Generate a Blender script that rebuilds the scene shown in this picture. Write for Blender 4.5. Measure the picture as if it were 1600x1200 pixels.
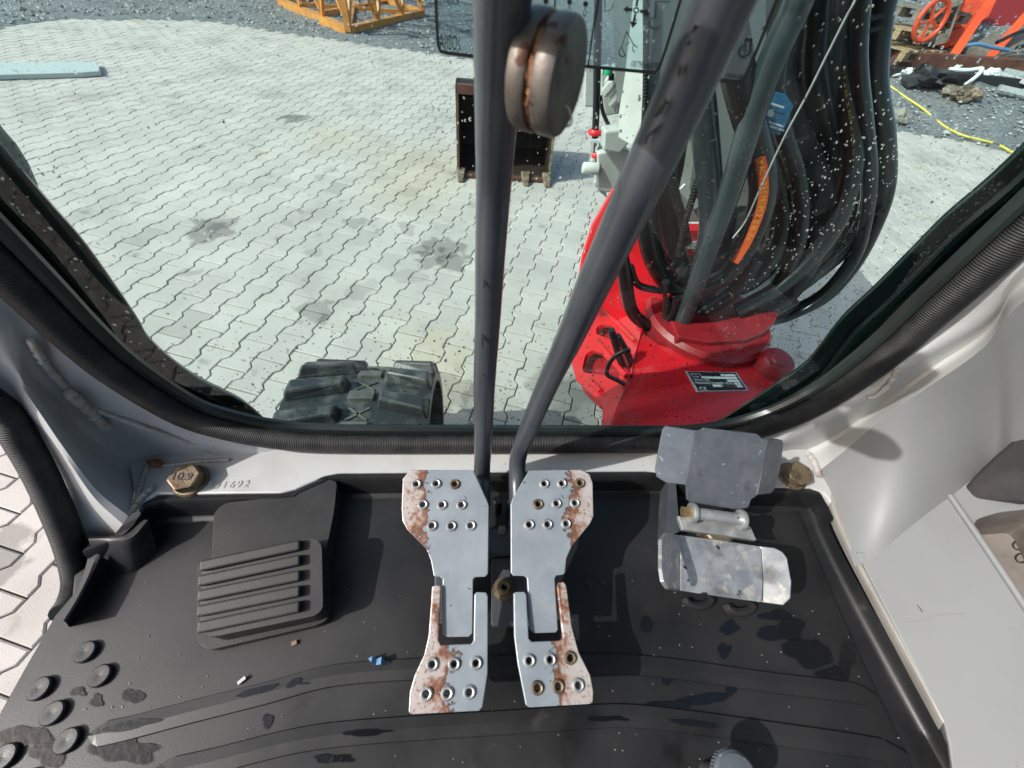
import bpy, bmesh, math, random
import numpy as np
from mathutils import Vector, Matrix, noise as mnoise
random.seed(7); rng = np.random.default_rng(7)
for o in list(bpy.data.objects): bpy.data.objects.remove(o)
SC = bpy.context.scene
COL = SC.collection
# ------------------------------------------------------------------ camera
FPX = 602.15                       # focal length in pixels of the 1600x1200 photograph
CN = np.array([-0.07764287, 0.64295525, 0.76195809])   # "down" in camera axes
CR = np.array([0.9958407, 0.01346827, 0.09011052])     # cab right in camera axes
CF = np.array([-0.04767478, -0.76578532, 0.64132672])  # cab forward in camera axes
CAM = np.array([0., 0., 1.472])
cam = bpy.data.cameras.new('camera'); camo = bpy.data.objects.new('camera', cam); COL.objects.link(camo)
cam.sensor_width = 36; cam.lens = FPX / 1600 * 36; cam.clip_start = 0.01; cam.clip_end = 2000
bx = Vector((CR[0], CF[0], -CN[0])); by = -Vector((CR[1], CF[1], -CN[1])); bz = -Vector((CR[2], CF[2], -CN[2]))
M = Matrix((bx, by, bz)).transposed().to_4x4(); M.translation = Vector(CAM); camo.matrix_world = M
cam.dof.use_dof = True; cam.dof.focus_distance = 0.62; cam.dof.aperture_fstop = 9.0
SC.camera = camo
SC.render.resolution_x = 1024; SC.render.resolution_y = 768
# ------------------------------------------------------------------ light
SUN_E = math.radians(41); SUN_A = math.radians(16)      # shadows fall towards +X, a little towards +Y
to_sun = Vector((-math.cos(SUN_E) * math.cos(SUN_A), -math.cos(SUN_E) * math.sin(SUN_A), math.sin(SUN_E)))
w = bpy.data.worlds.new('World'); SC.world = w; w.use_nodes = True
wn = w.node_tree.nodes; wl = w.node_tree.links
sky = wn.new('ShaderNodeTexSky'); sky.sky_type = 'NISHITA'; sky.sun_disc = False
sky.sun_elevation = SUN_E; sky.sun_rotation = math.atan2(to_sun.x, to_sun.y)
sky.air_density = 1.0; sky.dust_density = 3.0; sky.ozone_density = 0.5
bg = wn['Background']; bg.inputs['Strength'].default_value = 0.15
wl.new(sky.outputs[0], bg.inputs['Color'])
sl = bpy.data.lights.new('sun', 'SUN'); sl.energy = 3.05; sl.angle = math.radians(0.5); sl.color = (1, .98, .95)
so = bpy.data.objects.new('sun', sl); COL.objects.link(so)
so.rotation_euler = to_sun.to_track_quat('Z', 'Y').to_euler(); so.location = (0, 0, 12)
SC.view_settings.view_transform = 'Standard'; SC.view_settings.look = 'None'
SC.view_settings.exposure = 0.6; SC.view_settings.gamma = 1
SC.render.engine = 'CYCLES'
SC.cycles.max_bounces = 8; SC.cycles.transparent_max_bounces = 16; SC.cycles.caustics_refractive = False; SC.cycles.caustics_reflective = False

# ------------------------------------------------------------------ pixel -> place
def ray(x, y):
    d = np.array([(x - 800) / FPX, (y - 600) / FPX, 1.]); return np.array([d @ CR, d @ CF, -(d @ CN)])
def PD(x, y, d): return CAM + ray(x, y) * d                 # at camera depth d
def PZ(x, y, z=0.): r = ray(x, y); return CAM + r * ((z - CAM[2]) / r[2])
def PY(x, y, Y): r = ray(x, y); return CAM + r * (Y / r[1])
def PX(x, y, X): r = ray(x, y); return CAM + r * (X / r[0])
def PP(x, y, p0, n): r = ray(x, y); n = np.asarray(n, float); return CAM + r * (((np.asarray(p0) - CAM) @ n) / (r @ n))
def PXL(p):
    p = np.asarray(p, float) - CAM; c = p[0] * CR + p[1] * CF - p[2] * CN
    return 800 + FPX * c[0] / c[2], 600 + FPX * c[1] / c[2], c[2]
def crop(L, ox, oy, s): return [(ox + x / s, oy + y / s) for x, y in L]

# ------------------------------------------------------------------ materials
MATS = {}
def pm(name, col, rough=.5, metal=0., col2=None, ns=30., lo=.4, hi=.65, bump=0., bs=300., spec=.5, speck=None, coat=0., rvar=0., attr=None, world=False):
    m = bpy.data.materials.new(name); m.use_nodes = True; MATS[name] = m
    N = m.node_tree.nodes; L = m.node_tree.links; b = N['Principled BSDF']
    tc = N.new('ShaderNodeTexCoord'); TC = tc.outputs['Object']
    if world: TC = N.new('ShaderNodeNewGeometry').outputs['Position']
    b.inputs['Roughness'].default_value = rough; b.inputs['Metallic'].default_value = metal
    b.inputs['Specular IOR Level'].default_value = spec; b.inputs['Coat Weight'].default_value = coat; b.inputs['Coat Roughness'].default_value = .1
    base = N.new('ShaderNodeRGB'); base.outputs[0].default_value = (*col, 1); out = base.outputs[0]
    if col2 is not None:
        nz = N.new('ShaderNodeTexNoise'); nz.inputs['Scale'].default_value = ns; nz.inputs['Detail'].default_value = 6; nz.inputs['Roughness'].default_value = .6
        L.new(TC, nz.inputs['Vector'])
        mr = N.new('ShaderNodeMapRange'); mr.inputs['From Min'].default_value = lo; mr.inputs['From Max'].default_value = hi; L.new(nz.outputs['Fac'], mr.inputs['Value'])
        mx = N.new('ShaderNodeMix'); mx.data_type = 'RGBA'; L.new(mr.outputs[0], mx.inputs['Factor']); L.new(out, mx.inputs[6]); mx.inputs[7].default_value = (*col2, 1); out = mx.outputs[2]
        if rvar:
            ma = N.new('ShaderNodeMath'); ma.operation = 'MULTIPLY_ADD'; L.new(mr.outputs[0], ma.inputs[0]); ma.inputs[1].default_value = rvar; ma.inputs[2].default_value = rough; L.new(ma.outputs[0], b.inputs['Roughness'])
    for sp in (speck or []):
        c3, sc, th = sp[:3]; sm = sp[3] if len(sp) > 3 else .03
        nz = N.new('ShaderNodeTexNoise'); nz.inputs['Scale'].default_value = sc; nz.inputs['Detail'].default_value = 4
        L.new(TC, nz.inputs['Vector'])
        mr = N.new('ShaderNodeMapRange'); mr.inputs['From Min'].default_value = th; mr.inputs['From Max'].default_value = th + sm; L.new(nz.outputs['Fac'], mr.inputs['Value'])
        mx = N.new('ShaderNodeMix'); mx.data_type = 'RGBA'; L.new(mr.outputs[0], mx.inputs['Factor']); L.new(out, mx.inputs[6]); mx.inputs[7].default_value = (*c3, 1); out = mx.outputs[2]
    if attr:
        at = N.new('ShaderNodeAttribute'); at.attribute_name = attr
        mx = N.new('ShaderNodeMix'); mx.data_type = 'RGBA'; mx.blend_type = 'MULTIPLY'; mx.inputs['Factor'].default_value = 1; L.new(out, mx.inputs[6]); L.new(at.outputs['Color'], mx.inputs[7]); out = mx.outputs[2]
    L.new(out, b.inputs['Base Color'])
    if bump:
        nz = N.new('ShaderNodeTexNoise'); nz.inputs['Scale'].default_value = bs; nz.inputs['Detail'].default_value = 4; L.new(TC, nz.inputs['Vector'])
        bp = N.new('ShaderNodeBump'); bp.inputs['Strength'].default_value = bump; bp.inputs['Distance'].default_value = .002; L.new(nz.outputs['Fac'], bp.inputs['Height']); L.new(bp.outputs[0], b.inputs['Normal'])
    return m
pm('rubber_mat', (.0095, .0097, .0105), .36, col2=(.024, .0235, .0245), ns=5, lo=.40, hi=.72, rvar=.22, bump=.07, bs=900, spec=.4, speck=[((.07, .064, .06), 260, .735), ((.05, .045, .042), 22, .68, .12), ((.007, .007, .0075), 14, .6, .1)])
pm('rubber_mat_pad', (.017, .017, .0175), .5, col2=(.031, .03, .03), ns=14, bump=.12, bs=700, spec=.4)
pm('wet_film', (.006, .0065, .008), .12, spec=.5, bump=.15, bs=160)
def soft_alpha():
    m = MATS['wet_film']; N = m.node_tree.nodes; L = m.node_tree.links; b = N['Principled BSDF']; at = N.new('ShaderNodeAttribute'); at.attribute_name = 'along'
    nz = N.new('ShaderNodeTexNoise'); nz.inputs['Scale'].default_value = 130; nz.inputs['Detail'].default_value = 4; tc = N.new('ShaderNodeTexCoord'); L.new(tc.outputs['Object'], nz.inputs['Vector'])
    a = N.new('ShaderNodeMath'); a.operation = 'MULTIPLY_ADD'; L.new(at.outputs['Fac'], a.inputs[0]); a.inputs[1].default_value = 1.3; L.new(nz.outputs['Fac'], a.inputs[2])
    mr = N.new('ShaderNodeMapRange'); mr.inputs['From Min'].default_value = .72; mr.inputs['From Max'].default_value = 1.15; mr.inputs['To Max'].default_value = .9; L.new(a.outputs[0], mr.inputs['Value']); L.new(mr.outputs[0], b.inputs['Alpha'])
soft_alpha()
pm('white_paint', (.47, .475, .465), .34, col2=(.40, .395, .375), ns=16, lo=.5, hi=.75, bump=.04, bs=300, speck=[((.13, .10, .08), 190, .735), ((.32, .27, .21), 60, .70, .08)], coat=.2)
pm('weld_paint', (.44, .42, .39), .4, col2=(.3, .24, .18), ns=60, lo=.5, hi=.7, bump=.5, bs=200)
pm('grey_plastic', (.215, .22, .222), .5, col2=(.19, .194, .196), ns=6, lo=.4, hi=.7, bump=.08, bs=900, speck=[((.2, .17, .15), 90, .735)])
pm('dark_plastic', (.035, .033, .035), .5, col2=(.06, .055, .055), ns=20, bump=.1, bs=600)
pm('seal_rubber', (.012, .012, .013), .55, spec=.35, col2=(.03, .03, .03), ns=40)
pm('frame_black', (.008, .012, .012), .3, col2=(.016, .024, .022), ns=9, spec=.5)
pm('frame_lit_green', (.02, .055, .047), .2, col2=(.035, .095, .08), ns=5, spec=.6)  # teal-green sheen of the sunlit right frame, put into its colour
pm('lever_paint', (.04, .046, .055), .36, col2=(.054, .061, .07), ns=25, spec=.5, bump=.03, bs=500, speck=[((.012, .011, .012), 38, .70, .02), ((.16, .15, .15), 240, .74)], coat=.3)
pm('zinc', (.42, .43, .43), .42, .75, col2=(.6, .6, .58), ns=60, speck=[((.2, .12, .06), 90, .70)])
pm('yellow_zinc', (.55, .43, .2), .35, .8, col2=(.35, .22, .1), ns=80)
pm('rust', (.18, .07, .03), .8, col2=(.32, .15, .07), ns=200, bump=.5, bs=600)
pm('rusty_bolt', (.22, .17, .11), .5, .6, col2=(.1, .065, .04), ns=70, bump=.2, bs=400)
pm('cover_plate', (.10, .115, .135), .42, .35, col2=(.15, .165, .185), ns=28, speck=[((.3, .31, .32), 170, .68), ((.06, .07, .08), 30, .66, .12)], bump=.05)
pm('bare_plate', (.46, .47, .48), .36, .6, col2=(.30, .32, .34), ns=40, lo=.42, hi=.6, speck=[((.62, .59, .52), 90, .56, .1), ((.20, .20, .2), 26, .58, .1), ((.05, .038, .03), 75, .645, .05)], bump=.08, bs=500)
pm('disc_steel', (.165, .145, .125), .48, .5, col2=(.075, .06, .05), ns=70, lo=.4, hi=.7, speck=[((.36, .33, .3), 45, .66, .1), ((.07, .03, .015), 120, .62)], bump=.12, bs=300)
pm('red_paint', (.62, .010, .018), .3, col2=(.46, .009, .013), ns=9, coat=.35, bump=.03, speck=[((.30, .05, .045), 6, .6, .2), ((.12, .02, .02), 55, .70), ((.42, .22, .19), 120, .735)])
pm('red_shaded', (.30, .012, .018), .45, col2=(.2, .01, .014), ns=14, bump=.1)  # darker copy of the red: shade of collar and pockets put into colour
pm('hose_black', (.008, .009, .0095), .32, spec=.5, col2=(.014, .0155, .0155), ns=18, bump=.05, bs=400)
pm('hose_grey', (.012, .0145, .0155), .28, spec=.55, col2=(.02, .024, .025), ns=14)
pm('hose_sleeve', (.022, .024, .025), .75, spec=.3, col2=(.036, .038, .038), ns=40, bump=.4, bs=700)
pm('hose_bluegrey', (.03, .042, .047), .24, spec=.6, col2=(.045, .06, .066), ns=12, bump=.03)
pm('boom_white', (.52, .53, .51), .4, col2=(.42, .43, .41), ns=8, speck=[((.2, .17, .12), 60, .7)])
pm('boom_shade_grey', (.17, .185, .18), .5, col2=(.13, .145, .14), ns=8)  # shade on the white boom's front, put into a darker grey
pm('orange_stripe', (.75, .12, .03), .5); pm('yellow_ink', (.8, .5, .06), .5); pm('blue_label', (.015, .13, .26), .4, col2=(.03, .2, .36), ns=90)
pm('chrome', (.75, .76, .76), .12, 1.)
pm('bucket_steel', (.022, .018, .016), .6, .3, col2=(.05, .03, .022), ns=9, bump=.3, bs=60)
pm('worn_edge', (.3, .24, .17), .55, .3, col2=(.10, .06, .04), ns=25)
pm('track_rubber', (.022, .025, .026), .42, col2=(.11, .11, .10), ns=16, lo=.45, hi=.7, bump=.4, bs=120)
pm('track_pale', (.13, .125, .11), .6, col2=(.06, .06, .055), ns=25)
pm('paver', (.485, .442, .396), .8, col2=(.41, .376, .34), ns=2.5, bump=.5, bs=220, speck=[((.36, .325, .285), 1.3, .56, .14), ((.27, .245, .215), 5, .655, .07), ((.40, .33, .25), 2.2, .66, .1), ((.24, .235, .22), 130, .66), ((.5, .49, .46), 170, .68)], attr='tone', world=True)
pm('joint_sand', (.26, .24, .205), .95, col2=(.13, .12, .105), ns=3)
pm('gravel', (.2, .205, .205), .9, col2=(.11, .115, .117), ns=18, lo=.35, hi=.6, bump=.9, bs=25, speck=[((.28, .285, .28), 26, .6, .08)])
pm('stone', (.22, .225, .225), .85, attr='tone')
pm('crane_orange', (.62, .27, .05), .45, col2=(.45, .17, .04), ns=6, speck=[((.2, .08, .04), 18, .66)])
pm('machine_red', (.75, .09, .02), .4, col2=(.6, .06, .02), ns=5)
pm('machine_dark_red', (.22, .015, .015), .5)
pm('wood', (.34, .24, .14), .8, col2=(.22, .15, .09), ns=12, bump=.2, bs=60); pm('grey_wood', (.2, .17, .14), .85, col2=(.12, .10, .085), ns=12)
pm('rusty_beam', (.09, .03, .02), .8, col2=(.14, .06, .04), ns=8)
pm('pale_metal', (.55, .58, .57), .4, .3, col2=(.4, .43, .42), ns=20); pm('black_heap', (.02, .02, .022), .6)
pm('white_plastic', (.7, .72, .72), .5); pm('blue_plastic', (.09, .2, .34), .5); pm('yellow_tape', (.6, .5, .08), .6, col2=(.05, .045, .03), ns=4, lo=.62, hi=.64)
pm('board', (.42, .46, .45), .6, col2=(.40, .45, .44), ns=9, speck=[((.25, .27, .26), 20, .64)])
pm('concrete_lump', (.3, .28, .24), .9, col2=(.2, .18, .15), ns=10, bump=.5, bs=40)
pm('black_ink', (.006, .006, .007), .6); pm('white_ink', (.72, .74, .74), .5); pm('red_plastic', (.7, .02, .03), .4); pm('green_plastic', (.02, .35, .16), .4)
pm('body_dark', (.03, .03, .032), .6); pm('ceiling', (.25, .25, .25), .8); pm('sand_tray', (.2, .175, .155), .85, col2=(.14, .12, .105), ns=30)
pm('brown_bit', (.22, .15, .1), .8); pm('cream_trim', (.33, .315, .29), .45, col2=(.26, .245, .22), ns=20); pm('dark_bracket', (.06, .07, .08), .45, .3, col2=(.09, .1, .11), ns=30)
def wear_mat(name, side, x0, x1):
    """blue-grey painted pedal plate, paint worn to pale metal and rust towards its outer edge"""
    m = pm(name, (.235, .27, .30), .42, .25, col2=(.30, .335, .365), ns=30, bump=.06, bs=500, speck=[((.09, .10, .115), 120, .7), ((.5, .5, .5), 230, .76)])
    N = m.node_tree.nodes; L = m.node_tree.links; b = N['Principled BSDF']; src = b.inputs['Base Color'].links[0].from_socket
    g = N.new('ShaderNodeNewGeometry'); sx = N.new('ShaderNodeSeparateXYZ'); L.new(g.outputs['Position'], sx.inputs[0])
    at = N.new('ShaderNodeAttribute'); at.attribute_name = 'edge'
    nz = N.new('ShaderNodeTexNoise'); nz.inputs['Scale'].default_value = 45; nz.inputs['Detail'].default_value = 6; L.new(g.outputs['Position'], nz.inputs['Vector'])
    mr = N.new('ShaderNodeMapRange'); mr.inputs['From Min'].default_value = x0; mr.inputs['From Max'].default_value = x1; mr.clamp = False; L.new(sx.outputs['X'], mr.inputs['Value'])
    sm = N.new('ShaderNodeMath'); sm.operation = 'MULTIPLY_ADD'; L.new(nz.outputs['Fac'], sm.inputs[0]); sm.inputs[1].default_value = .8; L.new(mr.outputs[0], sm.inputs[2])
    nz2 = N.new('ShaderNodeTexNoise'); nz2.inputs['Scale'].default_value = 220; nz2.inputs['Detail'].default_value = 5; L.new(g.outputs['Position'], nz2.inputs['Vector'])
    ad = N.new('ShaderNodeMath'); ad.operation = 'MULTIPLY_ADD'; L.new(nz2.outputs['Fac'], ad.inputs[0]); ad.inputs[1].default_value = .35; L.new(sm.outputs[0], ad.inputs[2])
    cr = N.new('ShaderNodeValToRGB'); L.new(ad.outputs[0], cr.inputs[0]); e = cr.color_ramp
    # mask: 0 paint / dark rim / rust / pale worn metal
    e.elements[0].position = .995; e.elements[0].color = (0, 0, 0, 1); e.elements[1].position = 1.0; e.elements[1].color = (1, 1, 1, 1)
    dv = N.new('ShaderNodeMath'); dv.operation = 'SUBTRACT'; L.new(ad.outputs[0], dv.inputs[0]); dv.inputs[1].default_value = .715
    c2 = N.new('ShaderNodeValToRGB'); L.new(dv.outputs[0], c2.inputs[0]); r = c2.color_ramp
    r.elements[0].position = .33; r.elements[0].color = (.04, .035, .035, 1); r.elements[1].position = .95; r.elements[1].color = (.52, .495, .475, 1)
    for p, c in ((.36, (.06, .045, .04)), (.39, (.17, .07, .042)), (.45, (.25, .125, .08)), (.54, (.42, .37, .345))): q = r.elements.new(p); q.color = (*c, 1)
    mk = N.new('ShaderNodeMapRange'); mk.inputs['From Min'].default_value = 1.045; mk.inputs['From Max'].default_value = 1.085; L.new(ad.outputs[0], mk.inputs['Value'])
    mx = N.new('ShaderNodeMix'); mx.data_type = 'RGBA'; L.new(mk.outputs[0], mx.inputs['Factor']); L.new(src, mx.inputs[6]); L.new(c2.outputs[0], mx.inputs[7]); L.new(mx.outputs[2], b.inputs['Base Color'])
    n3 = N.new('ShaderNodeTexNoise'); n3.inputs['Scale'].default_value = 420; n3.inputs['Detail'].default_value = 3; L.new(g.outputs['Position'], n3.inputs['Vector'])
    m3 = N.new('ShaderNodeMapRange'); m3.inputs['From Min'].default_value = .58; m3.inputs['From Max'].default_value = .66; m3.inputs['To Max'].default_value = .75; L.new(n3.outputs['Fac'], m3.inputs['Value'])
    mm = N.new('ShaderNodeMath'); mm.operation = 'MULTIPLY'; L.new(m3.outputs[0], mm.inputs[0]); L.new(mk.outputs[0], mm.inputs[1])
    x3 = N.new('ShaderNodeMix'); x3.data_type = 'RGBA'; L.new(mm.outputs[0], x3.inputs['Factor']); L.new(mx.outputs[2], x3.inputs[6]); x3.inputs[7].default_value = (.16, .085, .06, 1); L.new(x3.outputs[2], b.inputs['Base Color'])
    N.remove(cr)
    return m
def glass_mat(name, tint, refl=1.0, milk=0.):
    m = bpy.data.materials.new(name); m.use_nodes = True; MATS[name] = m; N = m.node_tree.nodes; L = m.node_tree.links; N.remove(N['Principled BSDF'])
    t = N.new('ShaderNodeBsdfTransparent'); t.inputs[0].default_value = (*tint, 1)
    g = N.new('ShaderNodeBsdfGlossy'); g.inputs['Roughness'].default_value = .02
    fr = N.new('ShaderNodeFresnel'); fr.inputs['IOR'].default_value = 1.45; ml = N.new('ShaderNodeMath'); ml.operation = 'MULTIPLY'; ml.inputs[1].default_value = refl; L.new(fr.outputs[0], ml.inputs[0])
    mx = N.new('ShaderNodeMixShader'); L.new(ml.outputs[0], mx.inputs[0]); L.new(t.outputs[0], mx.inputs[1]); L.new(g.outputs[0], mx.inputs[2]); out = mx.outputs[0]
    if milk:
        d = N.new('ShaderNodeBsdfDiffuse'); d.inputs[0].default_value = (.5, .58, .6, 1); m2 = N.new('ShaderNodeMixShader'); m2.inputs[0].default_value = milk; L.new(out, m2.inputs[1]); L.new(d.outputs[0], m2.inputs[2]); out = m2.outputs[0]
    L.new(out, N['Material Output'].inputs[0]); return m
glass_mat('windshield_glass', (.725, .905, .86), .8)
glass_mat('decal_film', (.56, .70, .74), .4, .15)
glass_mat('tinted_pane', (.55, .6, .6), .8, .12)
def drop_mat():
    m = bpy.data.materials.new('water_drop'); m.use_nodes = True; MATS['water_drop'] = m; N = m.node_tree.nodes; L = m.node_tree.links; N.remove(N['Principled BSDF'])
    g = N.new('ShaderNodeBsdfGlass'); g.inputs['IOR'].default_value = 1.33; g.inputs['Roughness'].default_value = 0; L.new(g.outputs[0], N['Material Output'].inputs[0])
drop_mat()
def ribbed(name, scale, axis_rot=0.):
    """add fine woven ribs to a rubber (bump)"""
    m = MATS[name]; N = m.node_tree.nodes; L = m.node_tree.links; b = N['Principled BSDF']; at = N.new('ShaderNodeAttribute'); at.attribute_name = 'along'
    a = N.new('ShaderNodeMath'); a.operation = 'MULTIPLY'; a.inputs[1].default_value = scale; L.new(at.outputs['Fac'], a.inputs[0])
    s = N.new('ShaderNodeMath'); s.operation = 'SINE'; L.new(a.outputs[0], s.inputs[0])
    bp = N.new('ShaderNodeBump'); bp.inputs['Strength'].default_value = .6; bp.inputs['Distance'].default_value = .0008; L.new(s.outputs[0], bp.inputs['Height']); L.new(bp.outputs[0], b.inputs['Normal'])
ribbed('seal_rubber', 2900)
pm('corrugated', (.015, .015, .016), .4); ribbed('corrugated', 900)

# ------------------------------------------------------------------ mesh helpers
ORG = {}
def thing(name, label, cat, loc=(0, 0, 0), group=None):
    o = bpy.data.objects.new(name, None); COL.objects.link(o); o.location = Vector(loc); o.empty_display_size = .05
    o['label'] = label; o['category'] = cat
    if group: o['group'] = group
    ORG[o.name] = np.array(loc, float); return o
def tag(o, label, cat, group=None):
    o['label'] = label; o['category'] = cat
    if group: o['group'] = group
    return o
def struct(o): o['kind'] = 'structure'; return o
def stuff(o): o['kind'] = 'stuff'; return o
def mk(name, vf, mat, parent=None, smooth=False, origin=None, attr=None, bevel=0.):
    v, f = vf[0], vf[1]; v = np.asarray(v, float).reshape(-1, 3)
    if parent is not None: org = ORG[parent.name]
    else: org = np.asarray(origin if origin is not None else v.mean(0) * [1, 1, 0] + [0, 0, v[:, 2].min()], float)
    me = bpy.data.meshes.new(name); me.from_pydata((v - org).tolist(), [], [list(map(int, q)) for q in f]); me.materials.append(MATS[mat] if isinstance(mat, str) else mat)
    if smooth: me.polygons.foreach_set('use_smooth', [True] * len(me.polygons))
    al = vf[2] if len(vf) > 2 else None
    if al is not None:
        a = me.attributes.new('along', 'FLOAT', 'POINT'); a.data.foreach_set('value', np.asarray(al, np.float32))
    me.update()
    if smooth: me.set_sharp_from_angle(angle=math.radians(38))
    o = bpy.data.objects.new(name, me); COL.objects.link(o); ORG[o.name] = org
    if parent is not None: o.parent = parent
    else: o.location = Vector(org)
    if bevel:
        md = o.modifiers.new('bevel', 'BEVEL'); md.width = bevel; md.segments = 2; md.limit_method = 'ANGLE'; md.angle_limit = math.radians(50)
    return o
def fixn(vf):
    bm = bmesh.new(); vs = [bm.verts.new(p) for p in vf[0]]
    for f in vf[1]:
        try: bm.faces.new([vs[i] for i in f])
        except ValueError: pass
    bmesh.ops.recalc_face_normals(bm, faces=bm.faces); bm.verts.index_update()
    r = ([tuple(v.co) for v in bm.verts], [[v.index for v in f.verts] for f in bm.faces]); bm.free(); return r
def join(*vfs):
    V, F, n = [], [], 0
    for vf in vfs:
        V += [tuple(p) for p in vf[0]]; F += [[i + n for i in f] for f in vf[1]]; n = len(V)
    return V, F
def unit(v): v = np.asarray(v, float); return v / np.linalg.norm(v)
def cr_spline(P, n=6):
    P = np.asarray(P, float)
    if len(P) < 3: return np.array([P[0] + (P[-1] - P[0]) * t for t in np.linspace(0, 1, n)])
    Q = np.vstack([2 * P[0] - P[1], P, 2 * P[-1] - P[-2]]); out = []
    for i in range(1, len(Q) - 2):
        for t in np.linspace(0, 1, n, endpoint=False):
            a, b, c, d = Q[i - 1:i + 3]
            out.append(.5 * ((2 * b) + (-a + c) * t + (2 * a - 5 * b + 4 * c - d) * t ** 2 + (-a + 3 * b - 3 * c + d) * t ** 3))
    out.append(P[-1]); return np.array(out)
def tube(P, r, seg=10, n=5, spline=True, flat=None, cap=True):
    Q = cr_spline(P, n) if spline else np.asarray(P, float)
    R = np.asarray(r, float) if np.ndim(r) else np.full(len(Q), float(r))
    if len(R) != len(Q): R = np.interp(np.linspace(0, 1, len(Q)), np.linspace(0, 1, len(R)), R)
    T = np.gradient(Q, axis=0); V, F, A = [], [], []; up = None; s = 0
    for i, (p, t) in enumerate(zip(Q, T)):
        t = unit(t)
        if up is None:
            up = np.cross(t, [0, 0, 1.]) if abs(t[2]) < .9 else np.cross(t, [1., 0, 0])
        up = unit(up - t * (up @ t)); sd = np.cross(t, up)
        if i: s += np.linalg.norm(Q[i] - Q[i - 1])
        for k in range(seg):
            a = 2 * math.pi * k / seg; V.append(p + R[i] * (math.cos(a) * up + math.sin(a) * sd)); A.append(s)
    m = len(Q)
    for i in range(m - 1):
        for k in range(seg): F.append([i * seg + k, i * seg + (k + 1) % seg, (i + 1) * seg + (k + 1) % seg, (i + 1) * seg + k])
    if cap: F.append(list(range(seg))[::-1]); F.append([(m - 1) * seg + k for k in range(seg)])
    return V, F, A
def loft(rows, nu=8, nv=5, closed=False):
    R = [cr_spline(r, nu) for r in rows]; R = np.array(R); C = np.array([cr_spline(R[:, j], nv) for j in range(R.shape[1])])
    C = C.transpose(1, 0, 2); a, b = C.shape[:2]
    F = [[i * b + j, i * b + j + 1, (i + 1) * b + j + 1, (i + 1) * b + j] for i in range(a - 1) for j in range(b - 1)]
    return C.reshape(-1, 3), F
def plate(P, th, nrm=None, holes=()):
    """flat plate from 3D outline(s), thickness th away from the camera; holes is a list of outlines"""
    loops = [np.asarray(P, float)] + [np.asarray(h, float) for h in holes]
    if nrm is None:
        A = loops[0]; c = A.mean(0); nrm = unit(sum(np.cross(A[i] - c, A[(i + 1) % len(A)] - c) for i in range(len(A))))
        if nrm @ (CAM - c) < 0: nrm = -nrm
    nrm = unit(nrm)
    bm = bmesh.new(); E = []
    for lp in loops:
        vs = [bm.verts.new(p) for p in lp]
        E += [bm.edges.new((vs[i], vs[(i + 1) % len(vs)])) for i in range(len(vs))]
    bm.verts.index_update(); bmesh.ops.triangle_fill(bm, edges=E, use_dissolve=False, use_beauty=True, normal=Vector(nrm))
    bm.verts.index_update(); n = len(bm.verts)
    V = [np.array(v.co) for v in bm.verts]; T = [[v.index for v in f.verts] for f in bm.faces]; bm.free()
    V2 = [v - nrm * th for v in V]; F = list(T) + [[i + n for i in f[::-1]] for f in T]; k = 0
    for lp in loops:
        m = len(lp)
        for i in range(m): a, b = k + i, k + (i + 1) % m; F.append([a, b, b + n, a + n])
        k += m
    return fixn((V + V2, F))
def box(c, sx, sy, sz, ax=(1, 0, 0), ay=(0, 1, 0), az=(0, 0, 1)):
    c = np.asarray(c, float); ax, ay, az = unit(ax) * sx / 2, unit(ay) * sy / 2, unit(az) * sz / 2
    V = [c + i * ax + j * ay + k * az for i in (-1, 1) for j in (-1, 1) for k in (-1, 1)]
    return fixn((V, [[0, 1, 3, 2], [4, 5, 7, 6], [0, 1, 5, 4], [2, 3, 7, 6], [0, 2, 6, 4], [1, 3, 7, 5]]))
def bar(a, b, w, h, up=(0, 0, 1)):
    a, b = np.asarray(a, float), np.asarray(b, float); t = unit(b - a); s = np.cross(t, up)
    if np.linalg.norm(s) < 1e-3: s = np.cross(t, [1, 0, 0])
    s = unit(s); u = np.cross(s, t); return box((a + b) / 2, np.linalg.norm(b - a), w, h, t, s, u)
def lathe(prof, c, axis=(0, 0, 1), seg=24, caps=True):
    """prof: list of (radius, height along axis)"""
    axis = unit(axis); u = unit(np.cross(axis, [0, 0, 1.]) if abs(axis[2]) < .9 else np.cross(axis, [1., 0, 0])); v = np.cross(axis, u); c = np.asarray(c, float)
    V, F = [], []
    for r, h in prof:
        for k in range(seg): a = 2 * math.pi * k / seg; V.append(c + axis * h + r * (math.cos(a) * u + math.sin(a) * v))
    for i in range(len(prof) - 1):
        for k in range(seg): F.append([i * seg + k, i * seg + (k + 1) % seg, (i + 1) * seg + (k + 1) % seg, (i + 1) * seg + k])
    if caps: F.append(list(range(seg))[::-1]); F.append([(len(prof) - 1) * seg + k for k in range(seg)])
    return V, F
def ribbon(P, wd, nrm, th=.0004):
    """thin printed line of width wd along P, lying in the plane with normal nrm"""
    P = np.asarray(P, float); nrm = unit(nrm); T = np.gradient(P, axis=0); V, F = [], []
    for p, t in zip(P, T):
        s = unit(np.cross(unit(t), nrm)); V += [p - s * wd / 2, p + s * wd / 2]
    for i in range(len(P) - 1): F.append([2 * i, 2 * i + 1, 2 * i + 3, 2 * i + 2])
    return V, F
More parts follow.
